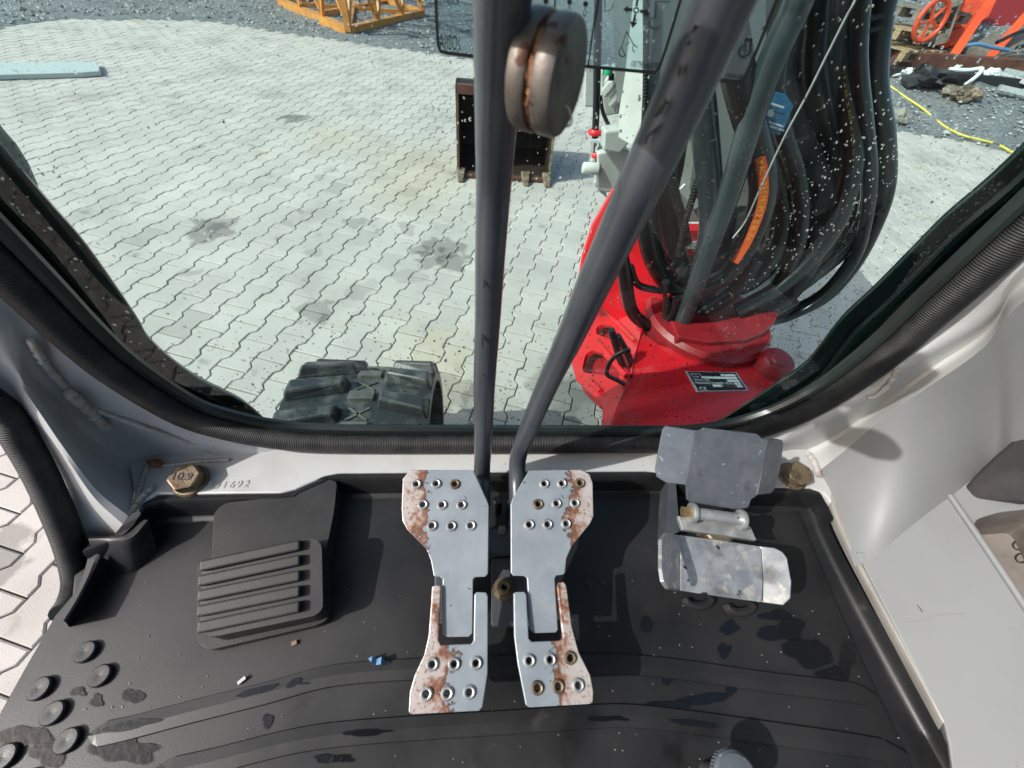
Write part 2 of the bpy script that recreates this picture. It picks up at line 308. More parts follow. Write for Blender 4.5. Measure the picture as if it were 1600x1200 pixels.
def text_mesh(txt, org, right, up, size, shear=0., spacing=1.):
    cu = bpy.data.curves.new('text', 'FONT'); cu.body = txt; cu.size = 1; cu.resolution_u = 3; cu.shear = shear; cu.space_character = spacing
    o = bpy.data.objects.new('text', cu); COL.objects.link(o); bpy.context.view_layer.update()
    me = bpy.data.meshes.new_from_object(o.evaluated_get(bpy.context.evaluated_depsgraph_get()))
    V = [np.asarray(org) + size * (v.co.x * np.asarray(right) + v.co.y * np.asarray(up)) for v in me.vertices]; F = [list(p.vertices) for p in me.polygons]
    bpy.data.objects.remove(o); bpy.data.curves.remove(cu); bpy.data.meshes.remove(me); return V, F
def rounded(P, r=.004, n=3):
    """round the corners of a planar outline"""
    P = np.asarray(P, float); out = []; m = len(P)
    for i in range(m):
        a, b, c = P[i - 1], P[i], P[(i + 1) % m]; la, lc = np.linalg.norm(a - b), np.linalg.norm(c - b); q = min(r, la * .45, lc * .45)
        p0, p1 = b + (a - b) / la * q, b + (c - b) / lc * q
        for t in np.linspace(0, 1, n + 1): out.append((1 - t) ** 2 * p0 + 2 * t * (1 - t) * b + t * t * p1)
    return np.array(out)
# ================================================================== GROUND
EDGE = [(-40, 7), (-14, 7.2), (-8, 7.3), (-6.73, 7.62), (-6.56, 8.57), (-4.92, 9.52), (-3.49, 9.15), (-2.1, 8.85), (-.15, 8.31), (3, 7.3), (5.89, 6.25), (6.9, 5.98), (7.5, 5.46), (10, 4.6), (40, 1)]
EX, EY = np.array(EDGE).T
def sstep(a, b, x): t = np.clip((x - a) / (b - a), 0, 1); return t * t * (3 - 2 * t)
def ground_z(x, y):
    s = y - np.interp(x, EX, EY)
    z = -.035 + .05 * sstep(-.12, .15, s)
    z = z + np.minimum(.2 * np.maximum(0, s - .4), 1.3) * sstep(2, 5.5, x)
    return z
def PG(x, y):
    r = ray(x, y); t = .5
    while t < 60:
        p = CAM + r * t
        if p[2] <= max(0., float(ground_z(p[0], p[1]))): break
        t += .02
    return p
gx = np.concatenate([[-900, -300, -100, -40], np.arange(-20, 24.01, .3), [40, 100, 300, 900]]); gy = np.concatenate([[-900, -300, -100, -30], np.arange(-8, 24.01, .3), [40, 100, 300, 900]])
GX, GY = np.meshgrid(gx, gy); GZ = ground_z(GX, GY); inside = (np.abs(GX) < 23) & (GY > -7) & (GY < 23)
GZ = GZ + np.where(inside & (GZ > 0), rng.normal(0, .018, GX.shape), 0)
nx = len(gx)
gf = [[j * nx + i, j * nx + i + 1, (j + 1) * nx + i + 1, (j + 1) * nx + i] for j in range(len(gy) - 1) for i in range(nx - 1)]
g_o = struct(mk('gravel_ground', (np.c_[GX.ravel(), GY.ravel(), GZ.ravel()], gf), 'gravel', origin=(0, 0, 0)))
# joint sand bed under the pavers
bed = [(-14, -6), (12, -6), (12, 3.9)] + [(x, float(np.interp(x, EX, EY)) - .02) for x in (10, 7.5, 6.9, 5.89, 3, -.15, -2.1, -3.49, -4.92, -6.5, -6.73, -8)] + [(-14, 7.15)]
pave = struct(mk('paving', fixn(([(x, y, -.016) for x, y in bed], [list(range(len(bed)))])), 'joint_sand', origin=(0, 0, 0)))
U = np.array([.29515, .95545]); VV = np.array([.95545, -.29515]); LO = np.array([-1.28616, 1.44929])
prof = [(-.1, -.0825), (-.063, -.0825), (-.039, -.058), (.039, -.058), (.063, -.0825), (.1, -.0825)]
prof = prof + [(a, -b) for a, b in prof[::-1]]
prof = np.array(prof)
def shrink(d):
    q = prof.copy(); q[:, 0] -= np.sign(q[:, 0]) * np.where(np.abs(q[:, 0]) > .09, d, 0); q[:, 1] -= np.sign(q[:, 1]) * d
    return q
o0, o1 = shrink(.0024), shrink(.0062)
W0 = np.outer(o0[:, 0], U) + np.outer(o0[:, 1], VV); W1 = np.outer(o1[:, 0], U) + np.outer(o1[:, 1], VV)
pv = np.vstack([np.c_[W1, np.zeros(12)], np.c_[W0, np.full(12, -.0035)], np.c_[W0, np.full(12, -.03)]])
pf = [list(range(12))] + [[i, i + 12, (i + 1) % 12 + 12, (i + 1) % 12] for i in range(12)] + [[i + 12, i + 24, (i + 1) % 12 + 24, (i + 1) % 12 + 12] for i in range(12)]
pt = pf[0]; ntop = np.cross(pv[pt[1]] - pv[pt[0]], pv[pt[2]] - pv[pt[0]])[2]
pf = [f[::-1] for f in pf] if ntop < 0 else pf
topf = pf[0]
# top as quads/ngons that stay valid: split the bone outline in three
sp = lambda L: [L if ntop >= 0 else L[::-1]][0]
pf = [sp([0, 1, 10, 11]), sp([1, 2, 9, 10]), sp([2, 3, 8, 9]), sp([3, 4, 7, 8]), sp([4, 5, 6, 7])] + pf[1:]
stains = [(328, 360, .19, .42), (350, 348, .12, .6), (460, 185, .17, .42), (690, 385, .17, .48), (705, 405, .16, .45), (672, 408, .11, .55), (655, 386, .1, .6), (640, 355, .09, .7), (548, 350, .09, .65), (575, 345, .08, .6), (497, 490, .13, .6), (500, 395, .08, .75), (445, 350, .07, .75), (890, 650, .3, .5), (880, 600, .22, .65), (20, 850, .13, .5), (700, 612, .14, .66), (730, 620, .1, .6), (1240, 505, .12, .75), (300, 425, .06, .7), (520, 265, .1, .8), (600, 240, .12, .82), (280, 180, .18, .85), (430, 150, .2, .85), (160, 150, .25, .85), (640, 430, .14, .8), (560, 450, .12, .8)]
stw = []
def stain_nodes():
    m = MATS['paver']; N = m.node_tree.nodes; L = m.node_tree.links; b = N['Principled BSDF']; out = b.inputs['Base Color'].links[0].from_socket
    g = N.new('ShaderNodeNewGeometry'); nz = N.new('ShaderNodeTexNoise'); nz.inputs['Scale'].default_value = 7; nz.inputs['Detail'].default_value = 5; L.new(g.outputs['Position'], nz.inputs['Vector'])
    ms = N.new('ShaderNodeVectorMath'); ms.operation = 'MULTIPLY_ADD'; L.new(nz.outputs['Color'], ms.inputs[0]); ms.inputs[1].default_value = (.34, .34, 0); L.new(g.outputs['Position'], ms.inputs[2])
    for x, y, r, k in stains:
        p = PZ(x, y); d = N.new('ShaderNodeVectorMath'); d.operation = 'DISTANCE'; L.new(ms.outputs[0], d.inputs[0]); d.inputs[1].default_value = (p[0] + .17, p[1] + .17, 0)
        mr = N.new('ShaderNodeMapRange'); mr.inputs['From Min'].default_value = r * .66; mr.inputs['From Max'].default_value = r * .86; mr.inputs['To Min'].default_value = k * .85 + .15; mr.inputs['To Max'].default_value = 1; L.new(d.outputs['Value'], mr.inputs['Value'])
        mx = N.new('ShaderNodeVectorMath'); mx.operation = 'SCALE'; L.new(out, mx.inputs[0]); L.new(mr.outputs[0], mx.inputs['Scale']); out = mx.outputs[0]
    L.new(out, b.inputs['Base Color'])
stain_nodes()
warm = [(PZ(a, b)[:2], r) for a, b, r in ((530, 215, .5), (660, 255, .7), (640, 300, .5), (700, 600, .35), (670, 540, .3))]
cent, tone = [], []
for vi in range(-90, 100):
    for kj in range(-70, 75):
        k = kj + (.5 if vi % 2 == 0 else 0.)
        c = LO + U * .2 * k + VV * .1405 * vi
        if not (-9.5 < c[0] < 11 and -3.2 < c[1]) or c[1] > np.interp(c[0], EX, EY) - .05: continue
        if -.45 < c[0] < .5 and -3 < c[1] < .2: continue
        t = np.array([1., 1., 1.]) * np.clip(rng.normal(1, .035), .85, 1.12) * (1, 1., 1.)
        for p, r, kk in stw:
            d = np.hypot(*((c - p)))
            if d < r: t = t * (kk + (1 - kk) * (d / r) ** 3)
        for p, r in warm:
            d = np.hypot(*((c - p))); t = t * (1 - (np.array([0, .05, .16]) * max(0, 1 - d / r)))
        if rng.random() < .012: t = t * .8
        cent.append(c); tone.append(t)
cent = np.array(cent); tone = np.array(tone)
vis = []
for i, c in enumerate(cent):
    x, y, d = PXL((c[0], c[1], 0))
    if d > .2 and ((-10 < x < 1610 and 0 < y < 670) or (-20 < x < 120 and 690 < y < 1120)): vis.append((d, i))
vis.sort(); near = [i for d, i in vis[:300]]; nset = set(near)
def jig(n): return rng.normal(0, .0009, n), rng.normal(0, .006, (n, 2))
pz, ptilt = jig(len(cent))
NT = 10; tones_q = [np.ones(3) * (.84 + .032 * i) for i in range(NT)]
pmesh = {}
def paver_mesh(t):
    key = tuple(np.round(t, 3))
    if key in pmesh: return pmesh[key]
    me = bpy.data.meshes.new('paver'); me.from_pydata(pv.tolist(), [], pf); me.materials.append(MATS['paver'])
    a = me.color_attributes.new('tone', 'FLOAT_COLOR', 'POINT'); a.data.foreach_set('color', np.tile([*t, 1], len(pv)).astype(np.float32)); pmesh[key] = me; return me
for i in near:
    o = bpy.data.objects.new('paver', paver_mesh(np.round(tone[i] * 50) / 50)); COL.objects.link(o); o.parent = pave
    o.location = (cent[i][0], cent[i][1], pz[i]); o.rotation_euler = (ptilt[i][0], ptilt[i][1], 0)
far = [i for i in range(len(cent)) if i not in nset]
nv = len(pv); FV = np.zeros((len(far), nv, 3)); FT = np.ones((len(far), nv, 4))
for a, i in enumerate(far):
    q = pv.copy(); q[:, 2] += pz[i] + q[:, 0] * ptilt[i][1] * .6 + q[:, 1] * ptilt[i][0] * .6; q[:, :2] += cent[i]; FV[a] = q; FT[a, :, :3] = tone[i]
FF = [[j + a * nv for j in f] for a in range(len(far)) for f in pf]
fo = stuff(mk('distant_pavers', (FV.reshape(-1, 3), FF), 'paver', pave))
a = fo.data.color_attributes.new('tone', 'FLOAT_COLOR', 'POINT'); a.data.foreach_set('color', FT.reshape(-1).astype(np.float32))
# loose stones of the gravel
ico = [(0, 0, 1), (.9, 0, .1), (.25, .85, .15), (-.75, .5, 0), (-.7, -.55, .1), (.3, -.85, 0), (0, 0, -.6)]
icf = [[0, i, i % 5 + 1] for i in range(1, 6)] + [[6, i % 5 + 1, i] for i in range(1, 6)]
SV, SF, ST = [], [], []; ico = np.array(ico)
cnt = 0
while cnt < 16000:
    left = rng.random() < .45
    x, y = (rng.uniform(-9, 3), rng.uniform(7, 17)) if left else (rng.uniform(4, 16), rng.uniform(3.5, 14))
    s = y - np.interp(x, EX, EY)
    if s < -.1 or s > 9 or (s < .15 and rng.random() < .5): continue
    sc = rng.uniform(.012, .034) * (1.6 if rng.random() < .05 else 1)
    an = rng.uniform(0, 6.28); ca, sa = math.cos(an), math.sin(an); q = ico * (sc * rng.uniform(.8, 1.3), sc * rng.uniform(.7, 1.2), sc * .7)
    q = np.c_[q[:, 0] * ca - q[:, 1] * sa + x, q[:, 0] * sa + q[:, 1] * ca + y, q[:, 2] + ground_z(x, y) + sc * .2]
    n0 = len(SV) * 7; SV.append(q); SF += [[j + n0 for j in f] for f in icf]; v = rng.uniform(.45, 1.9); ST.append(np.tile([v, v * 1.01, v * 1.02, 1], (7, 1))); cnt += 1
so_ = stuff(mk('gravel_stones', (np.vstack(SV), SF), 'stone', origin=(0, 0, 0)))
a = so_.data.color_attributes.new('tone', 'FLOAT_COLOR', 'POINT'); a.data.foreach_set('color', np.vstack(ST).reshape(-1).astype(np.float32))
so_['label'] = 'loose grey crushed stones lying on the gravel yard'

# ================================================================== CAB SHELL
YW = .283; ZS = 1.0; ZM = .965             # window plane, sill top, mat top
cab = thing('excavator_cab', 'white painted excavator cab shell around the big front window', 'cab', (0, 0, .55))
def up(P, z=2.32):
    P = [np.asarray(p, float) for p in P]; a = P[0]
    return [np.array([a[0], a[1], q]) for q in (z, a[2] + .55, a[2] + .25, a[2] + .1)] + P
seal_out = [(-.381, 2.3), (-.381, 1.7), (-.382, 1.3), (-.384, 1.2), (-.378, 1.14), (-.352, 1.07), (-.31, 1.034), (-.258, 1.012), (-.2, 1.003), (-.1, 1.0), (.05, 1.0), (.2, 1.0), (.29, 1.002), (.345, 1.014), (.39, 1.036), (.43, 1.075), (.456, 1.13), (.466, 1.21), (.462, 1.3), (.456, 1.7), (.456, 2.3)]
SO = cr_spline([(x, YW, z) for x, z in seal_out], 5)
def inset(P, d):
    P = np.asarray(P, float); T = np.gradient(P, axis=0); out = []
    for p, t in zip(P, T): t = unit(t); out.append(p + d * np.array([-t[2], 0, t[0]]))
    return np.array(out)
# seal: main ribbed bead and thin inner lip
mk('window_seal', tube(inset(SO, .0125) - [0, .004, 0], .0135, 12, spline=False), 'seal_rubber', cab, True)
mk('seal_lip', tube(inset(SO, .027) + [0, .008, 0], .007, 8, spline=False), 'frame_black', cab, True)
# left front pillar surface, door edge to window seal
R4 = up([PY(0, 436, YW), PY(70, 506, YW), PY(140, 570, YW), PY(280, 653, YW), PY(440, 695, YW)])
R3 = up([PY(0, 470, .277), PY(60, 545, .277), PY(125, 615, .275), PY(240, 678, .272), PY(400, 713, .27)])
R2 = up([PY(0, 515, .266), PY(50, 585, .266), PY(105, 650, .265), PY(165, 700, .264), PY(238, 733, .262)])
R1 = up([PX(0, 560, -.422), PX(45, 620, -.421), PX(100, 700, -.418), PX(150, 765, -.412), PX(200, 806, -.395)])
R0 = up([PX(0, 612, -.452), PX(52, 668, -.452), PX(101, 752, -.452), PX(124, 822, -.452), PX(142, 868, -.452)])
Rm = up([PX(0, 590, -.443), PX(48, 650, -.443), PX(102, 730, -.441), PX(138, 800, -.438), PX(172, 842, -.43)])
mk('front_left_pillar', fixn(loft([R0, Rm, R1, R2, R3, R4], 6, 4)), 'white_paint', cab, True)
# right pillar and side lining
S4 = up([PY(1600, 370, YW), PY(1483, 480, YW), PY(1427, 533, YW), PY(1350, 587, YW), PY(1262, 645, YW), PY(1190, 672, YW)])
S3 = up([PY(1600, 415, .268), PY(1533, 500, .268), PY(1407, 575, .266), PY(1357, 622, .264), PY(1277, 660, .264), PY(1208, 700, .266)])
S25 = up([PY(1600, 440, .272), PY(1545, 515, .272), PY(1440, 585, .272), PY(1355, 648, .274), PY(1285, 692, .276), PY(1235, 712, .276)])
S2 = up([PY(1600, 470, .25), PY(1535, 545, .25), PY(1450, 605, .248), PY(1385, 650, .246), PY(1315, 708, .244), PY(1272, 742, .24)])
CN_ = unit((-.55, 0, 1.)); CP_ = PZ(1400, 1000, 1.0)
def PC(x, y, h=0.): return PP(x, y, CP_ + CN_ * h, CN_)
S0 = up([PX(1600, 690, .60), PC(1550, 733), PC(1490, 772), PC(1420, 825), PC(1365, 872), PC(1335, 885)])
S2n, S0n = np.array(S2), np.array(S0)
def mid(t, bx_, by_): return list(S2n * (1 - t) + S0n * t + np.array([bx_, by_, 0]))
mk('front_right_pillar', fixn(loft([S4, S3, S25, S2], 6, 4)), 'white_paint', cab, True)
mk('side_lining', fixn(loft([S2, mid(.3, .006, .003), mid(.65, .006, .003), S0], 6, 6)), 'grey_plastic', cab, True)
# sill: flat white steel ledge under the window
sill_px = [(214, 800), (222, 786), (245, 772), (438, 770), (462, 764), (508, 744), (530, 739), (1010, 736), (1060, 741), (1120, 757), (1160, 761), (1268, 763), (1290, 772), (1308, 800)]
sp_ = [PZ(x, y, ZS) for x, y in sill_px]
sill = mk('window_sill', plate(np.array(sp_ + [(.53, .292, ZS), (-.46, .292, ZS)]), .03, (0, 0, 1)), 'white_paint', cab, bevel=.003)
V, F = text_mesh('D1692', PZ(327, 764, ZS + .0012), (.995, .05, 0), (-.05, .995, 0), .0135, spacing=1.25)
mk('stamped_number', (V, F), 'weld_paint', sill)
# filler between sill and seal
mk('sill_upstand', box((.035, .30, .975), .85, .012, .045), 'white_paint', cab)
def bead(px, pl, r, name='weld_bead'):
    P = [pl(x, y) for x, y in px]; n = (len(P) - 1) * 12 + 1; r *= .8
    rr = [r * (.7 + .3 * math.sin(_i * 1.9) ** 2 + .3 * rng.random()) for _i in range(n)]; v = tube(P, rr, 10, 12); mk(name, v, 'weld_paint', cab, True)
bead([(48, 530), (75, 575), (108, 612), (118, 622), (150, 640), (210, 662), (290, 690), (352, 712)], lambda x, y: PY(x, y, .272), .0042)
bead([(105, 612), (120, 625), (135, 640), (165, 668)], lambda x, y: PY(x, y, .266), .006)
bead([(352, 712), (400, 714), (450, 712), (500, 709)], lambda x, y: PY(x, y, .275), .003)
bead([(222, 722), (250, 728), (300, 722), (358, 718)], lambda x, y: PZ(x, y, 1.002), .0028)
bead([(196, 806), (210, 792), (222, 776), (238, 762)], lambda x, y: PZ(x, y, 1.003), .0042)
bead([(232, 724), (222, 752), (214, 780), (208, 800)], lambda x, y: PZ(x, y, 1.001), .0035)
bead([(1355, 622), (1370, 618), (1390, 600), (1402, 578)], lambda x, y: PY(x, y, .262), .0035)
bead([(1262, 708), (1272, 722), (1280, 745)], lambda x, y: PZ(x, y, 1.003), .005)
mk('rust_patch', tube([PZ(232, 722, 1.004), PZ(244, 724, 1.004), PZ(254, 728, 1.003)], [.003, .006, .003], 8, 4), 'rust', cab, True)
def hexbolt(px, r, tilt, txt=None):
    p = PZ(*px, ZS); ax = unit((tilt[0], tilt[1], 1)); u = unit(np.cross(ax, [0, 1, 0])); v = np.cross(ax, u)
    w_ = mk('bolt', lathe([(r * 1.12, 0), (r * 1.15, .003), (r * 1.05, .006), (r * .7, .007)], p, ax, 24), 'rusty_bolt', cab, True)
    P = [p + ax * .021 + r * (math.cos(a) * u + math.sin(a) * v) for a in np.arange(6) * math.pi / 3 + .3]
    h_ = mk('bolt_head', plate(P, .0155, ax), 'rusty_bolt', w_, bevel=.0018)
    if txt: mk('bolt_marking', text_mesh(txt, p + ax * .0216 + u * r * .72 + v * r * .25, -u, -v, r * .75), 'body_dark', w_)
hexbolt((300, 752), .0175, (.12, -.18), '10.9'); hexbolt((1236, 745), .0175, (-.1, -.2))
# door opening: woven rubber edge
dpx = [(0, 640), (30, 685), (62, 742), (90, 805), (110, 860), (119, 905), (112, 938), (98, 962)]
mk('door_seal', tube(up([PX(x, y, -.456) for x, y in dpx[:-2]]) + [PX(112, 938, -.452), PX(100, 958, -.446)], .0125, 12, 5), 'seal_rubber', cab, True)
mk('door_seal_lip', tube(up([PX(x + 14, y - 6, -.452) for x, y in dpx[:-2]]), .007, 8, 5), 'frame_black', cab, True)
# outer black window frame seen through the glass; right band's lit green is painted
bl = [(63, 307), (133, 387), (210, 496), (231, 531), (270, 567), (315, 597), (378, 629), (415, 660)]
br = [(1583, 250), (1483, 337), (1427, 393), (1367, 453), (1317, 500), (1263, 567), (1217, 600), (1167, 633), (1105, 672)]
YB = .352
def band(px, name, mat, side):
    A = up([PY(x, y, YB) for x, y in px]); A = cr_spline(A, 5); B = []
    for p in A: B.append(p + np.array([side * .05, .01, -.02]))
    C = [p + np.array([side * .052, -.045, -.02]) for p in A]; D = [p + np.array([side * .006, .010, -.002]) for p in A]
    mk(name, fixn(loft([D, A, (np.array(A) + np.array(B)) / 2 - [0, .004, 0], B, C], 1, 3)), mat, cab, True)
band(bl, 'outer_frame', 'frame_black', -1); band(br, 'outer_frame', 'frame_lit_green', 1)
mk('outer_frame_edge', fixn(loft([up([PY(x - 1, y - 1, .3525) for x, y in br]), up([PY(x + 14, y + 12, .348) for x, y in br]), up([PY(x + 26, y + 24, .3475) for x, y in br])], 5, 4)), 'frame_black', cab, True)
brb = [(x + 3, y + 4) for x, y in br]
mk('outer_frame_seal', tube(up([PY(x + 22, y + 20, .346) for x, y in br[:-1]]), .006, 8, 5), 'frame_black', cab, True)
# shell that closes the cab: roof, rear, right side, front apron, platform under the mat
mk('front_apron', box((.035, .322, .80), 1.0, .02, .36), 'frame_black', cab)
mk('platform', box((.035, -.55, .79), .94, 1.72, .28), 'body_dark', cab)
mk('roof', plate([(-.52, -1.35, 2.46), (.76, -1.35, 2.46), (.76, .36, 2.46), (-.52, .36, 2.46)], -.04, (0, 0, -1)), 'ceiling', cab)
mk('rear_left_post', box((-.485, -.5, 1.7), .05, .16, 1.52), 'white_paint', cab)
mk('rear_wall', box((.13, -1.33, 1.25), 1.22, .04, .8), 'grey_plastic', cab)
for xx in (-.46, .6): mk('rear_post', box((xx, -1.3, 2.05), .06, .06, .8), 'white_paint', cab)
mk('right_wall', box((.74, -.52, 1.22), .03, 1.62, .6), 'grey_plastic', cab)
mk('header', box((.035, .3, 2.38), 1.0, .05, .14), 'white_paint', cab)
mk('side_window', ([(.74, .2, 1.52), (.74, -1.3, 1.52), (.74, -1.3, 2.44), (.74, .2, 2.44)], [[0, 1, 2, 3]]), 'windshield_glass', cab)
# ---------------------------------------------------------------- right-hand console
con = thing('side_console', 'light grey plastic side console with an open storage tray beside the mat', 'console', (.6, 0, .97))
cpx = [(1338, 862), (1372, 862), (1482, 768), (1512, 746), (1640, 690), (1760, 760), (1900, 1000), (1900, 1400), (1498, 1290), (1492, 1230), (1482, 1160), (1474, 1128)]
hole = [(1525, 812), (1560, 800), (1640, 792), (1700, 900), (1690, 1010), (1600, 935), (1545, 860), (1522, 826)]
co_ = [PC(x, y) for x, y in cpx]; ho_ = rounded([PC(x, y) for x, y in hole], .01)
mk('console_top', plate(co_, .006, CN_, [ho_]), 'grey_plastic', con, bevel=.002)
hb = [p + (np.mean(ho_, 0) - p) * .10 - CN_ * .08 for p in ho_]
n_ = len(ho_); mk('storage_tray', fixn((list(np.array(ho_) - CN_ * .003) + hb, [[i, (i + 1) % n_, (i + 1) % n_ + n_, i + n_] for i in range(n_)] + [list(range(n_, 2 * n_))])), 'sand_tray', con)
for q in ((1592, 852), (1596, 872)): mk('tray_emblem', ribbon(cr_spline([PC(q[0] + 9 * math.cos(t), q[1] + 7 * math.sin(t), -.078) for t in np.linspace(0, 5.5, 9)], 3), .0016, CN_), 'black_ink', con)
mk('console_ridge', tube([PC(1484, 774, .001), PC(1540, 855, .001), PC(1600, 945, .001), PC(1690, 1085, .001)], .0035, 10, 4), 'grey_plastic', con, True)
mk('console_side', fixn(loft([[PC(x, y) for x, y in ((1345, 872), (1474, 1128), (1492, 1230), (1498, 1290))], [PZ(x - 3, y + 1, .985) for x, y in ((1345, 885), (1470, 1132), (1488, 1234), (1494, 1294))], [PZ(x - 6, y + 2, ZM - .02) for x, y in ((1340, 892), (1463, 1134), (1480, 1238), (1486, 1298))]], 5, 3)), 'grey_plastic', con, True)
mk('upper_dark_plate', plate([PX(x, y, .598) for x, y in ((1488, 776), (1530, 735), (1600, 668), (1700, 640), (1750, 760), (1600, 786))], .05), 'dark_plastic', con, bevel=.004)  # dark plate above the far end of the console
mk('console_trim', fixn(loft([[PZ(x, y, .985) for x, y in ((1286, 768), (1292, 800), (1322, 868), (1394, 1005), (1466, 1142))], [PZ(x, y, 1.0) for x, y in ((1297, 772), (1304, 803), (1334, 870), (1404, 1000), (1474, 1130))], [PZ(x, y, 1.0) for x, y in ((1312, 778), (1320, 808), (1352, 876), (1418, 1000), (1482, 1122))]], 6, 4)), 'cream_trim', con, True)
pm('scuff', (.2, .195, .19), .7)
mk('scuff_mark', ribbon(cr_spline([PC(x, y, .0006) for x, y in ((1412, 972), (1440, 969), (1465, 961), (1510, 958))], 4), .0008, CN_), 'scuff', con)
mk('scuff_mark', ribbon([PC(x, y, .0006) for x, y in ((1433, 945), (1437, 950), (1442, 957))], .0009, CN_), 'dark_plastic', con)

# ================================================================== WINDSHIELD
YG = .338
ws = thing('windshield', 'large rain spotted front window pane with printed control decals', 'window', (.03, YG, .98))
mk('pane', ([(-.46, YG, .97), (.53, YG, .97), (.53, YG, 2.36), (-.46, YG, 2.36)], [[0, 1, 2, 3]]), 'windshield_glass', ws)
# rain drops on the outer face
dome = [(0, 0, 1)]; 
for rr, hh in ((.62, .78), (1, 0)):
    for k in range(8): dome.append((rr * math.cos(k * math.pi / 4), rr * math.sin(k * math.pi / 4), hh))
dome = np.array(dome); dfc = [[0, 1 + k, 1 + (k + 1) % 8] for k in range(8)] + [[1 + k, 9 + k, 9 + (k + 1) % 8, 1 + (k + 1) % 8] for k in range(8)] + [[9 + k for k in range(8)][::-1]]
DV, DF = [], []; nd = 0
def drop(x, y, rp):
    global nd
    p = PY(x, y, YG + .0008); r = rp * PXL(p)[2] / FPX; sx, sz = rng.uniform(.8, 1.12), rng.uniform(.85, 1.25)
    q = np.c_[p[0] + dome[:, 0] * r * sx, p[1] + dome[:, 2] * r * .42, p[2] + dome[:, 1] * r * sz]; DV.append(q); DF.extend([[j + nd for j in f] for f in dfc]); nd += len(dome)
for _ in range(1900): drop(rng.uniform(-40, 1640), rng.uniform(-40, 690), rng.choice([.9, 1.2, 1.5, 1.9, 2.6]))
for _ in range(420): drop(rng.uniform(-40, 960), rng.uniform(-40, 680), rng.choice([1.4, 1.8, 2.3]))
for _ in range(2700):
    x, y = rng.uniform(1000, 1620), rng.uniform(150, 690)
    if rng.random() < sstep(950, 1350, x) * sstep(80, 350, y) + .12: drop(x, y, rng.choice([.8, 1.0, 1.3, 1.7]))
for _ in range(1500):
    x, y = rng.uniform(330, 1250), rng.uniform(430, 690)
    if rng.random() < sstep(420, 640, y): drop(x, y, rng.choice([1., 1.3, 1.6, 2.]))
stuff(mk('rain_drops', (np.vstack(DV), DF), 'water_drop', ws, True))
# decals (flat print on the inner face)
YD = YG - .0025; NY = (0, -1, 0)
D = lambda x, y: PY(x, y, YD)
def line(px, wpx=3., mat='black_ink', nm='decal_line', spl=0, dy=0.):
    P = [PY(x, y, YD - .0003 - dy) for x, y in px]; P = cr_spline(P, spl) if spl else np.array(P)
    return mk(nm, ribbon(P, wpx * PXL(P[len(P) // 2])[2] / FPX, NY), mat, ws)
film1 = rounded([D(681, -160), D(684, 40), D(686, 82), D(920, 107), D(1025, 113), D(1038, 80), D(1068, -20), D(1105, -160)], .004)
mk('decal_sheet', (list(film1), [list(range(len(film1)))]), 'decal_film', ws)
film2 = rounded([D(1110, 120), D(1158, 127), D(1172, 96), D(1218, -20), D(1260, -140), D(1140, -140)], .004)
mk('decal_sheet', (list(film2), [list(range(len(film2)))]), 'decal_film', ws)
line([(680, -60), (681, 0), (683, 50), (685, 72), (688, 80), (700, 83), (740, 88), (820, 96), (918, 104), (1005, 112), (1024, 113), (1030, 106), (1042, 72), (1062, 5), (1080, -60)], 4.4)
line([(936, -10), (926, 50), (919, 104)], 2.6); line([(868, -10), (866, 20), (864, 60)], 2.4)
line([(1088, 121), (1115, 124), (1150, 128), (1161, 126), (1168, 114), (1190, 60), (1214, 0), (1230, -50)], 5.)
def dtext(t, x, y, hpx, mat='black_ink', sx=1.):
    p = PY(x, y, YD - .0004); k = PXL(p)[2] / FPX
    mk('decal_lettering', text_mesh(t, p, (sx, 0, 0), (0, 0, 1), hpx * k * 1.35 * 1.25), mat, ws)
dtext('A(ISO)', 687, 76, 15, sx=.44); dtext('08798-66070', 985, 104, 6.5, sx=.75); dtext('29904-480', 1132, 121, 5, sx=.8)
# excavator pictograms
line([(699, -8), (700, 5), (706, 6), (706, 2), (709, 2), (709, 5), (715, 7), (715, -8)], 1.6)
line([(745, 33), (726, 32), (738, 46), (745, 52)], 1.2); line([(717, 46), (723, 49), (730, 48), (735, 46)], 1.2, spl=3); line([(729, 47), (735, 46), (731, 51)], 1.2)
for cx, cy in ((853, 2), (890, 3), (915, 6)):
    mk('decal_mark', plate([PY(cx + 4 * math.cos(a), cy + 4.5 * math.sin(a), YD - .0004) for a in np.arange(10) * .628], .0002, NY), 'black_ink', ws)
    line([(cx, cy), (cx - 1, cy + 12)], 1.3); line([(cx - 5, cy + 11), (cx - 2, cy + 20), (cx + 3, cy + 12)], 1.2)
ac = (994, 16)
for (dx, dy) in ((-20, -2), (20, 4), (-6, 28), (3, -26)):
    L_ = math.hypot(dx, dy); ux, uy = dx / L_, dy / L_; a0 = (ac[0] + ux * 6, ac[1] + uy * 6); a1 = (ac[0] + dx * .65, ac[1] + dy * .65); e_ = (ac[0] + dx, ac[1] + dy); nx_, ny_ = -uy, ux
    line([a0, a1], 3.6, nm='decal_arrow'); mk('decal_arrow', plate([PY(*q, YD - .0004) for q in (e_, (a1[0] + nx_ * 6, a1[1] + ny_ * 6), (a1[0] - nx_ * 6, a1[1] - ny_ * 6))], .0002, NY), 'black_ink', ws)
line([(ac[0] + 4 * math.cos(t), ac[1] + 4 * math.sin(t)) for t in np.linspace(0, 6.28, 13)], 1.8)
line([(979, 49), (971, 73), (977, 87)], 1.2); line([(971, 73), (967, 82), (971, 88), (978, 87)], 1.2, spl=3); line([(979, 49), (990, 70), (988, 75), (990, 81)], 1.2); line([(990, 70), (996, 74)], 1.2); line([(979, 70), (984, 65)], 1.2)
